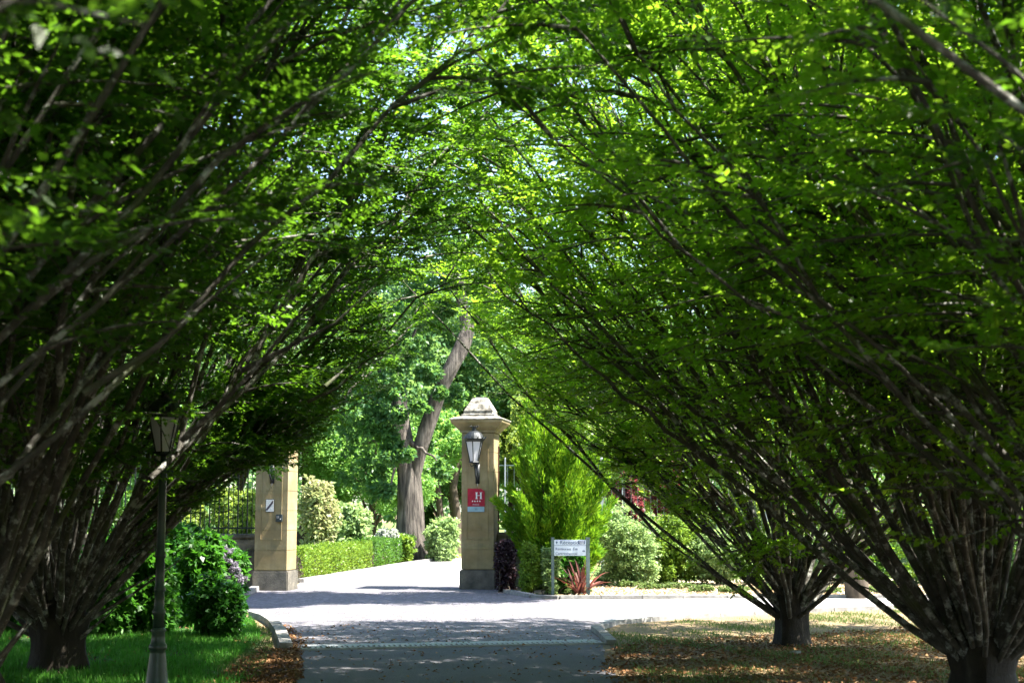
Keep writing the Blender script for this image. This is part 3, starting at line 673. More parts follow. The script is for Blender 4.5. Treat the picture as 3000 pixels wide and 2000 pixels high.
# ---------------------------------------------------------------- broadleaf trees
def clumps(cent, rad, nclump, per, size, rs, flatten=.75, shell=.55):
    """leaf clumps spread through ellipsoids: cent (m,3), rad (m,3)"""
    m = len(cent); idx = rs.randint(0, m, nclump)
    d = rdir(nclump, rs); r = shell + (1 - shell) * rs.rand(nclump)[:, None] ** .6
    r = r * np.where(rs.rand(nclump)[:, None] < .14, rs.uniform(1.05, 1.3, (nclump, 1)), 1)
    cc = cent[idx] + d * rad[idx] * r
    cs = rs.uniform(.18, .62, nclump) * np.min(rad[idx], 1) * .55
    pid = np.repeat(np.arange(nclump), per)
    off = rdir(len(pid), rs) * (rs.rand(len(pid))[:, None] ** .45) * cs[pid][:, None] * np.array([1, 1, flatten])
    C = cc[pid] + off
    D = norm(off + rs.normal(0, .35, off.shape) * cs[pid][:, None] + np.array([0, 0, -.15]) * cs[pid][:, None])
    Nn = norm(np.array([0, 0, .9]) + rs.normal(0, .6, off.shape))
    l = rs.uniform(.7, 1.3, len(C)) * size
    return leaves(C, D, Nn, l, l * .62)
def broadleaf(name, h, r, mat, rs, n=900, per=38, size=.17, bare=.1, bark=BARKD, trunk_r=.28):
    t = thing(name, 'x', 'tree')
    top = h * bare
    lim = []; rd = []; ends = []
    K = 7
    tp = np.array([[0, 0, 0], [0, 0, top * .5], [.1, 0, top], [0, .1, h * .45], [.15, 0, h * .6], [0, 0, h * .75], [0, 0, h * .9]], float); tp[1:, :2] += rs.normal(0, .12, (6, 2))
    lim.append(tp); rd.append(np.linspace(trunk_r, .03, K))
    for i in range(9):
        a = i * 2.4 + rs.uniform(-.3, .3); z0 = rs.uniform(top, h * .55); b = tp[2] * 1.0; b = np.array([tp[2][0], tp[2][1], z0])
        e = np.array([math.cos(a) * r * .75, math.sin(a) * r * .75, rs.uniform(.45, .85) * h]); s = np.linspace(0, 1, K)[:, None]
        p = b * (1 - s) + e * s; p[:, 2] += np.sin(s[:, 0] * math.pi) * .08 * h; p[1:-1] += rs.normal(0, .12, (K - 2, 3))
        lim.append(p); rd.append(np.linspace(trunk_r * .45, .02, K)); ends.append(e)
    V, Q = tubes(np.array(lim), np.array(rd), 8)
    npmesh('trunk', V, Q, bark, t, True)
    cent = np.array([[0, 0, h * .62]] + [list(e) for e in ends] + [[0, 0, h * .85]]); rad = np.array([[r * .8, r * .8, h * .3]] + [[r * .42, r * .42, h * .16]] * 9 + [[r * .5, r * .5, h * .15]])
    V, Q = clumps(cent, rad, n, per, size, rs)
    npmesh('crown', V, Q, mat, t)
    return t
protos = [broadleaf('park_tree', 11, 4.2, BG1, RS(31), 1300, 36, .20), broadleaf('park_tree', 12, 4.6, BG2, RS(32), 1300, 36, .20, .08), broadleaf('park_tree', 9, 3.8, BG3, RS(33), 1100, 36, .18, .06)]
spots = [  # px of the trunk, distance, scale, proto, label
    (960, 58, .92, 1, 'bluish green park tree behind the pink shrub left in the gateway'),
    (1090, 66, .9, 0, 'green park tree left of the big forked trunk'),
    (1010, 82, 1.2, 1, 'tall park tree in the distance above the gateway'),
    (1290, 72, .62, 0, 'park tree right of the forked trunk, low crown'),
    (1420, 80, .78, 1, 'bluish park tree behind the pyramid cap of the right pillar'),
    (1180, 95, .8, 1, 'far park tree closing the end of the drive'),
    (1330, 60, .42, 1, 'small dark park tree by the bend of the drive'),
    (1560, 62, .72, 2, 'yellow green park tree behind the conifer'),
    (1730, 56, .7, 2, 'yellow green park tree seen over the pale bush'),
    (1900, 64, .9, 0, 'park tree behind the red maple'),
    (2120, 50, .8, 2, 'bright park tree behind the small hornbeam'),
    (2360, 58, 1.0, 0, 'park tree between the two right hornbeams'),
    (2620, 46, .9, 0, 'park tree behind the big right hornbeam'),
    (2900, 52, 1.1, 1, 'park tree in the far right background'),
    (3200, 42, 1.0, 0, 'park tree beyond the right edge'),
    (700, 50, .75, 1, 'bluish park tree behind the left railing'),
    (560, 62, 1.0, 0, 'green park tree behind the left railing'),
    (360, 48, .9, 0, 'park tree behind the lamp post'),
    (120, 55, 1.1, 1, 'park tree in the far left background'),
    (-150, 42, 1.0, 0, 'park tree beyond the left edge'),
    (800, 74, 1.1, 0, 'park tree directly behind the left pillar')]
spots += [(1240, 62, .95, 1, 'bluish tree right behind the forked trunk'), (1380, 70, .9, 0, 'green tree behind the lantern pillar'), (1500, 74, .95, 1, 'bluish tree between the pillar and the conifer'), (1100, 50, .5, 0, 'low green tree beside the forked trunk'), (1660, 66, 1.0, 1, 'bluish tree behind the conifer tip'), (890, 60, 1.0, 1, 'bluish tree seen right above the left pillar'), (1830, 72, 1.1, 1, 'bluish tree far behind the red maple'), (2480, 70, 1.2, 1, 'bluish tree behind the right hornbeams'), (1780, 44, .5, 2, 'small yellow green tree behind the fence'), (240, 66, 1.2, 1, 'bluish tree far behind the left hornbeams'), (470, 70, 1.2, 1, 'bluish tree far behind the lamp post')]
used = set()
for i, (px, Y, sc, pr, lab) in enumerate(spots):
    o = protos[pr] if pr not in used else copy_tree(protos[pr]); used.add(pr)
    o.location = ((px - 1500) / F * Y, Y, 0); o.rotation_euler = (0, 0, i * 1.7); o.scale = (sc, sc, sc * (1 + .1 * math.sin(i)))
    tag(o, lab, 'tree', 'trees in the park beyond the gate')

V, Q = clumps(np.array([[x, 118 + 6 * math.sin(x), 3.5 + 2.5 * math.sin(x * .37)] for x in range(-60, 76, 4)], float), np.array([[4.5, 4, 5.5]] * 34, float), 2600, 26, .55, RS(44), shell=.3)
tag(npmesh('far_wood', V, Q, BG2), 'far band of woodland closing the view beyond the park', 'woodland', None, 'stuff')
# tree over the side road whose shade falls on the setts
t = thing('park_tree', 'tall tree by the side road whose crown shades the cobbles before the gate', 'tree', (6.2, 25.9, 0))
def to_l(p): return [p[0] - 6.2, p[1] - 25.9, p[2]]
lim = np.array([[[6.2, 25.9, 0], [6.15, 25.8, 2], [5.9, 25.7, 4.5], [5.2, 25.5, 6.5], [4.2, 25.4, 8.2], [3, 25.3, 9.6], [1.6, 25.3, 10.4]],
                [[5.9, 25.7, 4.2], [6.2, 25.7, 5.5], [6.5, 25.6, 7], [6.8, 25.4, 8.4], [7, 25.5, 9.8], [7, 25.4, 11], [7, 25.4, 12]],
                [[4.2, 25.4, 8.2], [3.6, 25.6, 9.2], [2.8, 25.9, 10.2], [1.9, 26.0, 11], [1, 26, 11.6], [0, 25.9, 12], [-1, 25.8, 12.3]]]) - np.array([6.2, 25.9, 0])
V, Q = tubes(lim, np.array([np.linspace(.22, .05, 7), np.linspace(.12, .03, 7), np.linspace(.09, .02, 7)]), 9); npmesh('trunk', V, Q, BARKD, t, True)
cent = -np.array([0, .3, 0]) + np.array([[0.2, 25.2, 11.3], [2.2, 25.2, 11.0], [4.2, 25.2, 10.6], [5.2, 25.4, 10.2], [-1.2, 25.2, 12.0], [1.2, 25.2, 12.4], [3.2, 25.2, 12.4], [0, 22.9, 11.6], [1.8, 23.2, 11.4], [-2.0, 22.7, 12]]) - np.array([6.2, 25.9, 0])
rad = np.array([[1.7, 1.75, 1.2], [1.9, 1.85, 1.5], [1.9, 1.85, 1.5], [1.2, 1.6, 1.2], [1.3, 1.6, 1], [1.6, 1.5, .9], [1.6, 1.5, .9], [1.5, 1.1, .9], [1.2, 1.1, .9], [1.4, 1.2, .9]])
V, Q = clumps(cent, rad, 2400, 36, .14, RS(41), shell=.1); npmesh('crown', V, Q, BG1, t)

# ---------------------------------------------------------------- the great forked tree
YO = 45
t = thing('forked_oak', 'massive grey tree with a forked leaning trunk beside the drive', 'tree', (at(1200, 1600, YO).x, YO, 0))
O = np.array([t.location.x, YO, 0.])
def path(pts, K=14):
    P = np.array([list(at(px, py, YO + dy)) for px, py, dy in pts]); s = np.linspace(0, len(P) - 1, K); a = np.minimum(s.astype(int), len(P) - 2); f = (s - a)[:, None]
    Pm = P[np.maximum(a - 1, 0)]; P0 = P[a]; P1 = P[a + 1]; P2 = P[np.minimum(a + 2, len(P) - 1)]
    return .5 * ((2 * P0) + (-Pm + P1) * f + (2 * Pm - 5 * P0 + 4 * P1 - P2) * f ** 2 + (-Pm + 3 * P0 - 3 * P1 + P2) * f ** 3)
def rr(v, K=14): return np.interp(np.linspace(0, 1, K), np.linspace(0, 1, len(v)), v)
bm = bmesh.new()
trk = path([(1204, 1655, 0), (1203, 1560, 0), (1200, 1450, 0), (1196, 1380, 0), (1180, 1300, 0), (1172, 1220, .2), (1168, 1150, .3), (1160, 1060, .4)]) - O
trk[:, 2] = np.maximum(trk[:, 2], -.1)
arm = path([(1208, 1470, -.1), (1218, 1380, -.1), (1235, 1300, -.15), (1265, 1215, -.2), (1290, 1140, -.3), (1325, 1070, -.3), (1356, 1010, -.2), (1368, 950, 0), (1352, 880, 0), (1340, 800, 0), (1335, 700, 0)], 22) - O
V1, Q1 = tubes(trk[None], rr([.60, .46, .40, .36, .32, .28, .24, .15])[None], 16)
V2, Q2 = tubes(arm[None], rr([.16, .20, .24, .24, .23, .24, .25, .22, .19, .15, .08], 22)[None], 14)
V, Q = merge([(V1, Q1), (V2, Q2)]); V = V + RS(5).normal(0, .012, V.shape); npmesh('trunk', V, Q, OAKB, t, True)
rs = RS(51); lims = []; radl = []
for (px, py) in ((1050, 1080), (1060, 1300), (1130, 1250), (1300, 760), (1420, 820), (1240, 880), (1190, 930), (1000, 950), (1100, 850), (1280, 1350), (1150, 1430)):
    b = arm[18] if px > 1290 else trk[11 if py < 1200 else 8]
    e = np.array(at(px, py, YO + rs.uniform(-2, 2))) - O; s = np.linspace(0, 1, 8)[:, None]; p = b * (1 - s) + e * s; p[1:-1] += rs.normal(0, .05, (6, 3)); lims.append(p); radl.append(np.linspace(.10, .02, 8))
V, Q = tubes(np.array(lims), np.array(radl), 7); npmesh('limb', V, Q, OAKB, t, True)
cl = [(1080, 1190, .9, -1.0), (1165, 1215, .3, -1.3), (1195, 1330, .22, -1.2), (1290, 1150, .18, -.9), (1150, 1130, .6, -1.2), (1165, 1060, .7, -1.2), (1235, 1190, .33, -1.3), (1190, 1000, .6, -1.0), (1150, 1340, .3, -1.2), (1250, 1090, .4, -1.0), (1120, 1245, .6, -1.0), (1080, 1290, 1.0, 0), (1060, 1170, 1.2, .5), (1000, 1240, 1.2, 1), (1100, 1400, .8, .5), (1120, 1440, .4, -.8), (1050, 1380, .9, 1), (1150, 1300, .3, -1.1), (1340, 740, .7, .5), (1330, 660, 1.2, -.4), (1310, 900, .4, .6),
      (1010, 1080, 1.5, 0), (1110, 1040, 1.3, 1), (1200, 1000, .8, 1), (1250, 940, .7, .6), (1230, 860, .8, 0), (1310, 800, .8, .9), (1400, 840, .5, .8), (1160, 900, 1.4, 0), (1060, 900, 1.6, 1), (1280, 700, 1.4, 0), (1400, 700, 1.5, 1), (1150, 760, 1.8, 0), (1480, 820, .6, 1), (1430, 900, .4, .8), (1330, 1160, .5, 1.5), (1290, 1380, .5, .8), (1250, 1290, .35, 1)]
cent = np.array([list(at(a, b, YO + d)) for a, b, _, d in cl]) - O; rad = np.array([[c, c, c * .75] for _, _, c, _ in cl])
V, Q = clumps(cent, rad, 1200, 34, .14, rs, shell=.2); npmesh('crown', V, Q, OAKL, t)

# dark old trunks right in the gateway
for px, py, r_, lab in ((1336, 1600, .16, 'dark slender trunk just left of the right gate pillar'), (1290, 1598, .13, 'thin dark trunk between the forked tree and right pillar')):
    Y = 52; x = (px - 1500) / F * Y
    t = thing('dark_tree', lab, 'tree', (x, Y, 0))
    p = np.array([[[0, 0, 0], [.05, 0, 1.2], [-.1, 0, 2.4], [.15, 0, 3.6], [.3, 0, 4.6]]]); V, Q = tubes(p, np.array([[r_ * 1.4, r_, r_ * .9, r_ * .7, .04]]), 8); npmesh('trunk', V, Q, BARKD, t, True)
    V, Q = clumps(np.array([[.2, 0, 3.9], [-.5, .3, 4.4]]), np.array([[1, 1, .8], [.9, .9, .8]]), 120, 34, .14, RS(60 + px)); npmesh('crown', V, Q, BG1, t)

# ---------------------------------------------------------------- shrubs
def shrub(name, label, x, y, rx, ry, h, mat, rs, n=260, per=30, size=.06, stems=8, cat='shrub', lobes=7, z0=.0, group=None):
    t = thing(name, label, cat, (x, y, 0), 0, group)
    lo = []; ra = []
    for i in range(lobes):
        a = i * 2.4 + rs.uniform(-.4, .4); q = rs.uniform(.25, .75)
        zz = z0 + (h - z0) * rs.uniform(.3, .72)
        lo.append([math.cos(a) * rx * q * .8, math.sin(a) * ry * q * .8, zz]); ra.append([rx * .5, ry * .5, min(zz, h - zz) * rs.uniform(.85, 1.1) + .02])
    lo.append([0, 0, z0 + (h - z0) * .5]); ra.append([rx * .75, ry * .75, (h - z0) * .48])
    lo = np.array(lo); ra = np.array(ra)
    V, Q = clumps(lo, ra, n, per, size, rs, shell=.5); V[:, 2] = np.maximum(V[:, 2], .01 + np.abs(V[:, 0] * .003)); npmesh('foliage', V, Q, mat, t)
    e = lo[rs.randint(0, len(lo), stems)] + rs.normal(0, .12 * rx, (stems, 3)); s = np.linspace(0, 1, 5)[None, :, None]; b = np.concatenate([rs.normal(0, .06, (stems, 2)), np.zeros((stems, 1))], 1)
    P = b[:, None] * (1 - s) + e[:, None] * s; P[:, 1:-1] += rs.normal(0, .02, (stems, 3, 3))
    V, Q = tubes(P, np.broadcast_to(np.linspace(.014, .004, 5)[None], (stems, 5)).copy(), 5); npmesh('stem', V, Q, BARKD, t)
    return t
def gp(px, py): v = g(px, py); return v.x, v.y
def sh(px0, px1, ytop, ybase, mat, label, name='shrub', size=.06, n=260, per=30, depth=None, Y=None, **kw):
    c = g((px0 + px1) / 2, ybase)
    if Y is None: Y = c.y
    else: c = Vector((((px0 + px1) / 2 - 1500) / F * Y, Y, 0))
    rx = (px1 - px0) / 2 / F * Y; h = (1490 - ytop) / F * Y + EYE
    ry = depth or rx
    return shrub(name, label, c.x, Y + ry * .25, rx, ry, h, mat, RS(int(px0 * 7 + ytop)), n, per, size, **kw)
# left cluster on the lawn
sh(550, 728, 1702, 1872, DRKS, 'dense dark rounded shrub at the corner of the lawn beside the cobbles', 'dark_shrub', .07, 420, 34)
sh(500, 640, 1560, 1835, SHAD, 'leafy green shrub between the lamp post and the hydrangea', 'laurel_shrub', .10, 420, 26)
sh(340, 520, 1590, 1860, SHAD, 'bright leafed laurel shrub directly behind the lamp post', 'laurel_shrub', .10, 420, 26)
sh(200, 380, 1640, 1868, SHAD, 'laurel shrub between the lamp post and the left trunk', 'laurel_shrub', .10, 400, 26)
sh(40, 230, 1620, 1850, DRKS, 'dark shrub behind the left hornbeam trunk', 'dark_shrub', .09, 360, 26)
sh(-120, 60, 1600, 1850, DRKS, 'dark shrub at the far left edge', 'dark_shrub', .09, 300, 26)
hy = sh(560, 712, 1600, 1790, SHAD, 'hydrangea bush with pale mauve flower heads near the left pillar', 'hydrangea', .09, 380, 26)
rs = RS(71); c0 = g(660, 1790); fl = []
for i, (px, py) in enumerate(((632, 1598), (645, 1612), (652, 1626), (673, 1612), (668, 1640), (688, 1652), (682, 1668), (700, 1684), (712, 1694), (640, 1655), (665, 1690), (628, 1622), (655, 1603), (694, 1668), (704, 1700), (585, 1690), (610, 1640), (637, 1700))):
    p = np.array(at(px, py, c0.y - .42 + rs.uniform(-.1, .1))) - np.array(hy.location)
    V, Q = clumps(p[None], np.array([[.05, .05, .035]]), 14, 12, .03, rs, shell=.8); o = npmesh('flower_head', V, Q, FLOW, hy)
sh(690, 720, 1590, 1745, SHAD, 'thin upright leafy plant in front of the wall by the left pillar', 'young_plant', .09, 40, 14, lobes=3)
sh(596, 640, 1640, 1800, leafmat('rust_flower', [(0, (.2, .08, .05)), (1, (.45, .22, .14))], (.4, .2, .1), .3), 'small rust coloured flower spike on the left shrubs', 'astilbe', .04, 26, 12, lobes=2) if False else None
# ivy on the left wall
t = shrub('ivy', 'ivy hanging over the top of the left wall under the railing', -7.2, 28.55, 1.35, .25, 1.3, DRKS, RS(77), 420, 28, .08, z0=.75)
sh(430, 560, 1540, 1790, DRKS, 'dark shrub in front of the left wall', 'dark_shrub', .09, 300, 26)

# clipped hedge blocks along the drive
def hedge(name, label, pts, w_, h, mat, rs, n, size=.05):
    t = thing(name, label, 'hedge', (pts[0].x, pts[0].y, 0)); O = np.array([pts[0].x, pts[0].y, 0.])
    P = np.array([[p.x, p.y, 0] for p in pts]) - O
    seg = np.linalg.norm(np.diff(P, axis=0), axis=1); cum = np.concatenate([[0], np.cumsum(seg)]); L = cum[-1]
    s = rs.uniform(0, L, n); a = np.clip(np.searchsorted(cum, s) - 1, 0, len(seg) - 1); f = ((s - cum[a]) / seg[a])[:, None]
    B = P[a] * (1 - f) + P[a + 1] * f; d = norm(P[a + 1] - P[a]); sd_ = np.stack([-d[:, 1], d[:, 0], 0 * d[:, 0]], -1)
    # points near the surface of the box section
    u = rs.uniform(-1, 1, n); v = rs.uniform(0, 1, n); face = rs.rand(n)
    u = np.where(face < .4, -1 + rs.exponential(.12, n), np.where(face < .6, 1 - rs.exponential(.12, n), u)); v = np.where(face >= .6, 1 - rs.exponential(.08, n), v)
    hh = h * (1 + .06 * np.sin(s * 2.1) + .05 * np.sin(s * 5.3 + u) + rs.normal(0, .035, n)); u = u * (1 + .07 * np.sin(s * 4.1 + v * 3) + rs.normal(0, .05, n))
    C = B + sd_ * (-u * w_ / 2)[:, None]; C[:, 2] = np.clip(v, 0, 1.02) * hh + .02
    end = rs.rand(n) < .08; C[end] = C[end] - d[end] * (s[end] * 0)[:, None]
    Dd = norm(rs.normal(0, .5, (n, 3)) + np.stack([0 * u, 0 * u, 0 * u + .5], -1) + sd_ * (-np.sign(u) * .5)[:, None]); l = rs.uniform(.7, 1.4, n) * size
    V, Q = leaves(C, Dd, rdir(n, rs), l, l * .6); npmesh('foliage', V, Q, mat, t)
    bm = bmesh.new()
    for k in range(len(P) - 1):
        c = (P[k] + P[k + 1]) / 2; dd = P[k + 1] - P[k]; bx(bm, (c[0], c[1], h * .40), (np.linalg.norm(dd) - .03, w_ * .6, h * .74), math.atan2(dd[1], dd[0]))
    obj('inner_twigs', bm, BARKD, t)
    return t
A = [g(872, 1697), g(1000, 1677), g(1075, 1664)]
for v in A: v.x -= .25
hedge('clipped_hedge', 'long light green clipped hedge beside the white drive', A, .75, .64, HEDG, RS(81), 26000, .055)
A = [g(1078, 1662), g(1158, 1648)]
for v in A: v.x -= .25
hedge('clipped_hedge', 'darker green clipped hedge block in the middle of the hedge row', A, .9, .70, HEDD, RS(82), 12000, .06)
A = [g(1164, 1646), g(1215, 1638)]
for v in A: v.x -= .2
hedge('clipped_hedge', 'small green hedge block beside the blue juniper', A, .9, .72, HEDD, RS(83), 7000, .07)
# planting behind the hedge
sh(868, 990, 1405, 1630, PINK, 'pinkish young leafed photinia next to the left pillar in the gateway', 'photinia', .11, 380, 17, lobes=5, Y=37)
sh(960, 1095, 1480, 1622, PALE, 'pale green rounded shrub behind the clipped hedge', 'pale_shrub', .13, 420, 24, Y=40)
sh(900, 1010, 1470, 1615, HEDD, 'dark green shrub behind the photinia', 'dark_shrub', .13, 300, 24, Y=42)
sh(1095, 1170, 1548, 1630, leafmat('lilac_flower_leaf', [(0, (.12, .18, .1)), (.5, (.25, .3, .22)), (1, (.55, .5, .58))], (.4, .45, .35), .35), 'lilac tinged flowering shrub left of the forked trunk', 'lavender_shrub', .1, 260, 24, Y=42.5)
sh(1150, 1215, 1560, 1632, HEDG, 'light green tuft of shrub at the foot of the forked trunk', 'green_shrub', .1, 200, 24, Y=43)
sh(1190, 1290, 1580, 1638, JUN, 'spreading blue green juniper at the bend of the drive', 'juniper', .11, 300, 26, lobes=9)
sh(1240, 1345, 1520, 1628, PALE, 'brownish green loose shrub beside the right pillar in the gateway', 'loose_shrub', .12, 300, 24, Y=44)
sh(1296, 1340, 1612, 1634, YEL, 'small yellow plant at the edge of the white drive', 'yellow_plant', .09, 60, 20, lobes=4)
sh(1262, 1300, 1608, 1634, PINK, 'small pink flowered plant beside the yellow plant', 'pink_plant', .09, 60, 20, lobes=4)
sh(1235, 1275, 1490, 1600, HEDD, 'dark green bush behind the loose shrub', 'dark_shrub', .13, 200, 24)
# sunny bushes behind left railing
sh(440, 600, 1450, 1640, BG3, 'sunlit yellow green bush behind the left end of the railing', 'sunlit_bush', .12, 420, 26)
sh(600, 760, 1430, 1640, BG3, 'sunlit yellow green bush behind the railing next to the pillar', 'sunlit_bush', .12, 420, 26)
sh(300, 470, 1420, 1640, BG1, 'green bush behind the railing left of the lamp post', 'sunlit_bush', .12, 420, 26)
# right side
sh(1446, 1516, 1578, 1714, PURP, 'dark purple leafed shrub at the foot of the right pillar', 'purple_shrub', .06, 340, 28, Y=27.7)
sh(1514, 1582, 1592, 1708, HEDG, 'feathery light green small shrub beside the purple one', 'green_shrub', .05, 280, 28, Y=27.1)
sh(1578, 1645, 1600, 1700, PALE, 'loose small green shrub at the left post of the direction sign', 'green_shrub', .06, 200, 26, Y=27.1)
sh(1625, 1712, 1606, 1700, SHAD, 'leafy green shrub under the direction sign', 'green_shrub', .06, 220, 26, Y=27.3)
sh(1722, 1935, 1474, 1690, PALE, 'large pale green rounded bush right of the direction sign', 'pale_bush', .06, 700, 34, lobes=10, Y=29.8)
sh(1850, 2070, 1505, 1695, HEDG, 'green rounded bush to the right of the large pale bush', 'green_bush', .065, 560, 32, lobes=10, Y=30.6)
sh(2010, 2200, 1560, 1700, PALE, 'pale low bush behind the small hornbeam trunk', 'pale_bush', .065, 420, 32, Y=30.2)
sh(2190, 2400, 1530, 1700, PALE, 'pale bush to the right of the small hornbeam trunk', 'pale_bush', .065, 420, 32, Y=30.8)
sh(2400, 2620, 1500, 1700, HEDD, 'green bush behind the left stems of the big hornbeam', 'green_bush', .07, 420, 32, Y=30.6)
sh(2620, 2860, 1480, 1700, BG1, 'green bush behind the middle of the big hornbeam', 'green_bush', .07, 420, 32, Y=30.6)
sh(2850, 3100, 1450, 1700, BG2, 'green bush at the far right edge', 'green_bush', .07, 420, 32, Y=30)
sh(1800, 1880, 1365, 1650, REDM, 'crimson leafed maple shrub behind the fence', 'red_maple', .09, 220, 24, lobes=5, z0=.8, Y=34.5)
sh(1890, 2010, 1340, 1645, REDM, 'second crimson maple shrub further right behind the fence', 'red_maple', .09, 180, 24, lobes=5, z0=1.5, Y=35)
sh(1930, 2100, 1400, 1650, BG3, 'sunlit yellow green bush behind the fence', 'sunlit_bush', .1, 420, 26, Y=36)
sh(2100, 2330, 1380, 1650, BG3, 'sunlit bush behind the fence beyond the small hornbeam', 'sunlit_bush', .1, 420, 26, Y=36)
# low ground cover tufts in the bed
tu = [(1770, 1716, 30), (1860, 1722, 45), (1905, 1728, 40), (1980, 1726, 60), (2060, 1735, 45), (1640, 1735, 40), (1560, 1728, 40), (1690, 1742, 35), (2150, 1738, 50), (2270, 1730, 60), (2420, 1738, 60), (2560, 1735, 60)]
tl = ['low tuft right of the red flax', 'low olive tuft under the large pale bush', 'small dry tuft on the chip mulch', 'low spreading plant on the pale mulch', 'low tuft near the far kerb behind the trunk', 'low green cushion left of the red flax', 'green cushion at the kerb bend', 'mossy cushion at the foot of the red flax', 'low tuft right behind the small hornbeam', 'low plant between the two right hornbeams', 'low plant left of the big hornbeam', 'low plant hidden behind the big hornbeam stems']
for (px, py, hw), lb in zip(tu, tl):
    sh(px - hw, px + hw, py - 22, py, DRYG, lb, 'low_tuft', .05, 90, 20, lobes=5, stems=3, cat='ground plant')

# golden conifer
def conifer(px, pbase, label):
    c = g(px, pbase); x, y = (px - 1500) / F * 28.5, 28.5
    t = thing('golden_conifer', label, 'conifer', (x, y, 0)); rs = RS(91)
    V, Q = tubes(np.array([[[0, 0, 0], [.05, 0, 1], [0, 0, 2], [.1, 0, 3]]]), np.array([[.09, .07, .05, .02]]), 8); npmesh('trunk', V, Q, BARKD, t)
    parts = []; br = []; n = 95
    for i in range(n):
        q = (i + .5) / n; z0 = .15 + 1.9 * q ** 1.1; a = i * 2.39996 + rs.uniform(-.3, .3)
        rmax = np.interp(z0, [0, .5, 1.3, 2.0, 2.6], [.6, .95, .95, .65, .3]) * rs.uniform(.8, 1.4)
        if math.cos(a) > .3: rmax *= 1.25
        el = math.radians(np.interp(q, [0, .5, 1], [14, 40, 72]) + rs.uniform(-8, 8))
        L = rmax / max(.35, math.cos(el)) * .95; L = min(L, 1.55) * rs.uniform(.75, 1.1)
        s = np.linspace(0, 1, 6)[:, None]
        dr = np.array([math.cos(a) * math.cos(el), math.sin(a) * math.cos(el), math.sin(el)])
        P = np.array([0, 0, z0]) + dr * s * L + np.array([0, 0, .22]) * s ** 2 * L
        br.append(P)
        m = 560; u = .25 + .75 * rs.rand(m) ** .8; k = np.minimum((u * 5).astype(int), 4); f = (u * 5 - k)[:, None]
        C = P[k] * (1 - f) + P[k + 1] * f; ax = norm(P[k + 1] - P[k])
        wd = .13 * np.sin(np.minimum(1, u * 1.2) * 3.0) ** .7 + .025
        off = rdir(m, rs); off -= ax * (off * ax).sum(1, keepdims=True); off = norm(off) * (wd * rs.rand(m) ** .5)[:, None]
        D = norm(ax * .9 + norm(off) * .65 + np.array([0, 0, .35]) + rs.normal(0, .12, (m, 3)))
        parts.append(leaves(C + off, D, rdir(m, rs), rs.uniform(.08, .16, m), .028, .05))
    V, Q = merge(parts); npmesh('crown', V, Q, CONI, t)
    br = np.array(br); V, Q = tubes(br, np.broadcast_to(np.linspace(.016, .004, 6)[None], br.shape[:2]).copy(), 5); npmesh('limb', V, Q, BARKD, t)
conifer(1625, 1685, 'bright green feathery conifer beside the right gate pillar')

# red flax
c = g(1700, 1744); t = thing('red_flax', 'red strap leafed flax in front of the direction sign', 'plant', (c.x, c.y, 0)); rs = RS(93)
Vs = []; Qs = []; n = 0
for i in range(52):
    a = rs.uniform(0, 2 * math.pi); el = math.radians(rs.uniform(30, 86)); L = rs.uniform(.5, 1.05); w_ = rs.uniform(.010, .019); dro = rs.uniform(.05, 1.1)
    d = np.array([math.cos(a) * math.cos(el), math.sin(a) * math.cos(el), math.sin(el)]); s = np.linspace(0, 1, 7)[:, None]
    P = d * s * L + np.array([0, 0, -1.]) * dro * s ** 2.5 * L * .5 + np.array([rs.normal(0, .035), rs.normal(0, .035), 0]); P[:, 2] = np.maximum(P[:, 2], .005)
    sd_ = np.cross(d, [0, 0, 1.]); sd_ /= np.linalg.norm(sd_) + 1e-6; th_ = rs.uniform(-.8, .8); sd_ = sd_ * math.cos(th_) + np.cross(d, sd_) * math.sin(th_)
    ww = (w_ * np.array([.7, 1, 1, .95, .75, .4, .05]))[:, None]
    v = np.concatenate([P - sd_ * ww, P + sd_ * ww]); k = np.arange(6); q = np.stack([k, k + 1, k + 8, k + 7], -1) + n; Vs.append(v); Qs.append(q); n += len(v)
o = npmesh('blades', np.concatenate(Vs), np.concatenate(Qs), PHOR, t); o.name = 'foliage'

# ---------------------------------------------------------------- drain channel
t = thing('drainage_channel', 'slotted drainage channel crossing the drive in front of the cobbles', 'drain', (drain_l.x, drain_l.y, 0))
d = drain_r - drain_l; L = d.length; a = math.atan2(d.y, d.x)
bm = bmesh.new(); bx(bm, (L / 2, .26, .0095), (L, .30, .015)); o = obj('concrete_edge', bm, CONC, t); o.rotation_euler.z = a
bm = bmesh.new(); bx(bm, (L / 2, 0, .006), (L, .21, .012)); o = obj('channel_bed', bm, DARKB, t); o.rotation_euler.z = a
bm = bmesh.new()
for yy in (-.10, .10): bx(bm, (L / 2, yy, .012), (L, .03, .024))
n = int(L / .06)
for i in range(n): bx(bm, ((i + .5) * L / n, 0, .0155), (.036, .17, .016))
o = obj('grating', bm, CONC, t); o.rotation_euler.z = a

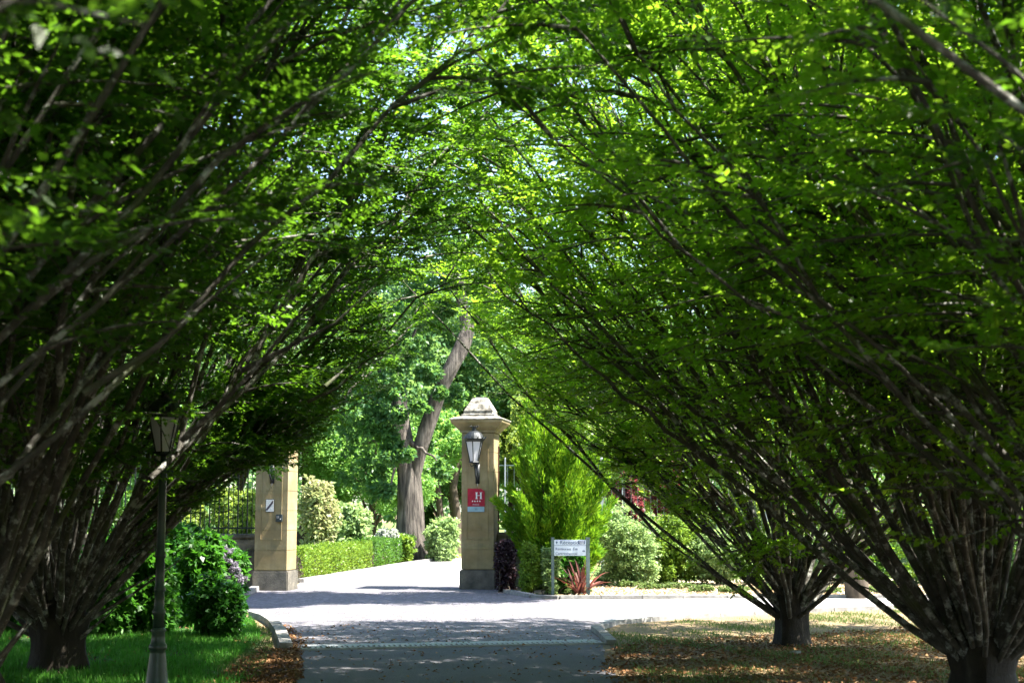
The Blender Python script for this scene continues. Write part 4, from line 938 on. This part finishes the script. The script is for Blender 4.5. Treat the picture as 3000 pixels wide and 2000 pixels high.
# ---------------------------------------------------------------- grass and litter
def inside(P, poly):
    x, y = P[:, 0], P[:, 1]; r = np.zeros(len(P), bool); m = len(poly)
    for i in range(m):
        x0, y0 = poly[i][0], poly[i][1]; x1, y1 = poly[(i + 1) % m][0], poly[(i + 1) % m][1]
        c = ((y0 > y) != (y1 > y)) & (x < (x1 - x0) * (y - y0) / (y1 - y0 + 1e-12) + x0); r ^= c
    return r
def blades(name, poly, n, h, mat, rs, lab, pat=.0):
    P = np.array([[p[0], p[1]] for p in poly]); mn, mx = P.min(0), P.max(0)
    C = np.concatenate([rs.uniform(mn, mx, (n, 2)), np.zeros((n, 1))], 1); C = C[inside(C, poly)]
    if pat:
        k = np.sin(C[:, 0] * 2.1 + 1) * np.sin(C[:, 1] * 1.7) + .6 * np.sin(C[:, 0] * 5.3 + C[:, 1] * 3.1); C = C[k + rs.normal(0, .5, len(C)) > pat]
    D = norm(np.array([0, 0, 1.]) + rs.normal(0, .42, C.shape)); l = h * rs.uniform(.5, 1.4, len(C))
    V, Q = leaves(C, D, rdir(len(C), rs), l, .009 + .02 * h, 0)
    o = npmesh(name, V, Q, mat); tag(o, lab, 'grass', None, 'stuff'); return o
lawnp = [(-8.5, 10.5), (-2.75, 10.5)] + G((745, 1990), (650, 1960), (740, 1895), (765, 1870), (742, 1822), (620, 1780)) + [(-8.5, 24)]
blades('lawn_grass', lawnp, 150000, .085, GRASS, RS(101), 'bright green shaded grass round the lamp post on the left', -.7)
blades('lawn_weeds', lawnp, 26000, .06, DRYG, RS(104), 'paler dry grass mixed into the lawn round the lamp post', .3)
edgep = G((640, 1990), (760, 1990), (800, 1900), (790, 1850), (745, 1825), (640, 1880))
blades('verge_grass', edgep, 9000, .05, DRYG, RS(102), 'thin mixed grass on the verge beside the left kerb')
rp = [(1.2, 9.5), (8.5, 9.5)] + G((3300, 1772), (2700, 1786), (2300, 1800), (2000, 1818), (1800, 1836), (1765, 1850), (1800, 1890), (1850, 1960))
blades('dry_grass', rp, 150000, .045, DRYG, RS(103), 'sparse dry grass under the right hornbeams', .3)
def litter(name, poly, n, rs, lab, size=.045, mat=LITT, soft=None):
    P = np.array([[p[0], p[1]] for p in poly]); mn, mx = P.min(0), P.max(0)
    C = np.concatenate([rs.uniform(mn, mx, (n, 2)), rs.uniform(.012, .03, (n, 1))], 1); C = C[inside(C, poly)]
    D = norm(rs.normal(0, 1, C.shape) * np.array([1, 1, .2])); Nn = norm(np.array([0, 0, 1.]) + rs.normal(0, .35, C.shape)); l = rs.uniform(.6, 1.3, len(C)) * size
    V, Q = leaves(C, D, Nn, l, l * .6, .2); o = npmesh(name, V, Q, mat); tag(o, lab, 'fallen leaves', None, 'stuff')
litter('fallen_leaves', [(-3.2, 8), (-2.0, 8)] + G((885, 1985), (880, 1905), (840, 1845), (800, 1830), (835, 1905), (760, 1905), (640, 1985)), 26000, RS(111), 'thick brown fallen leaves along the left edge of the drive')
litter('fallen_leaves', [(1.0, 9)] + [(8, 9)] + G((3200, 1800), (2500, 1850), (1900, 1880), (1800, 1895), (1760, 1960)), 46000, RS(112), 'brown fallen leaves scattered under the right hornbeams')
litter('fallen_leaves', [(-2.2, 9), (1.1, 9)] + G((1760, 1890), (1740, 1845), (1000, 1830), (860, 1850), (865, 1900)), 1000, RS(113), 'scattered leaves lying on the asphalt and cobbles')
litter('fallen_leaves', G((842, 1905), (905, 1905), (880, 1860), (850, 1835), (815, 1830), (838, 1860)), 1800, RS(116), 'brown leaves drifted against the left kerb on the cobbles')
litter('fallen_leaves', lawnp, 7000, RS(115), 'scattered brown leaves lying in the lawn on the left')
litter('wood_chips', G((1740, 1712), (1660, 1748), (3200, 1746), (3200, 1700)), 26000, RS(114), 'pale dry leaves and chips covering the sunny bed', .06, leafmat('pale_chip', [(0, (.16, .11, .06)), (.5, (.4, .32, .2)), (1, (.62, .54, .4))], (.4, .3, .2), .1, .8, .1, 2))
# a few stones at the foot of the small hornbeam
for (px, py, r_, lb) in ((2296, 1884, .07, 'grey stone at the left foot of the small hornbeam'), (2345, 1880, .06, 'grey stone at the right foot of the small hornbeam'), (2330, 1917, .05, 'small pale stone lying in the grass before the small hornbeam')):
    bm = bmesh.new(); bmesh.ops.create_icosphere(bm, subdivisions=3, radius=r_)
    for v in bm.verts: v.co = Vector((v.co.x * 1.5, v.co.y, v.co.z * .65)) * (1 + .12 * math.sin(v.co.x * 60 + px) * math.cos(v.co.y * 50))
    o = obj('stone', bm, KERB, None, True); p = g(px, py); o.location = (p.x, p.y, r_ * .35); tag(o, lb, 'stone')
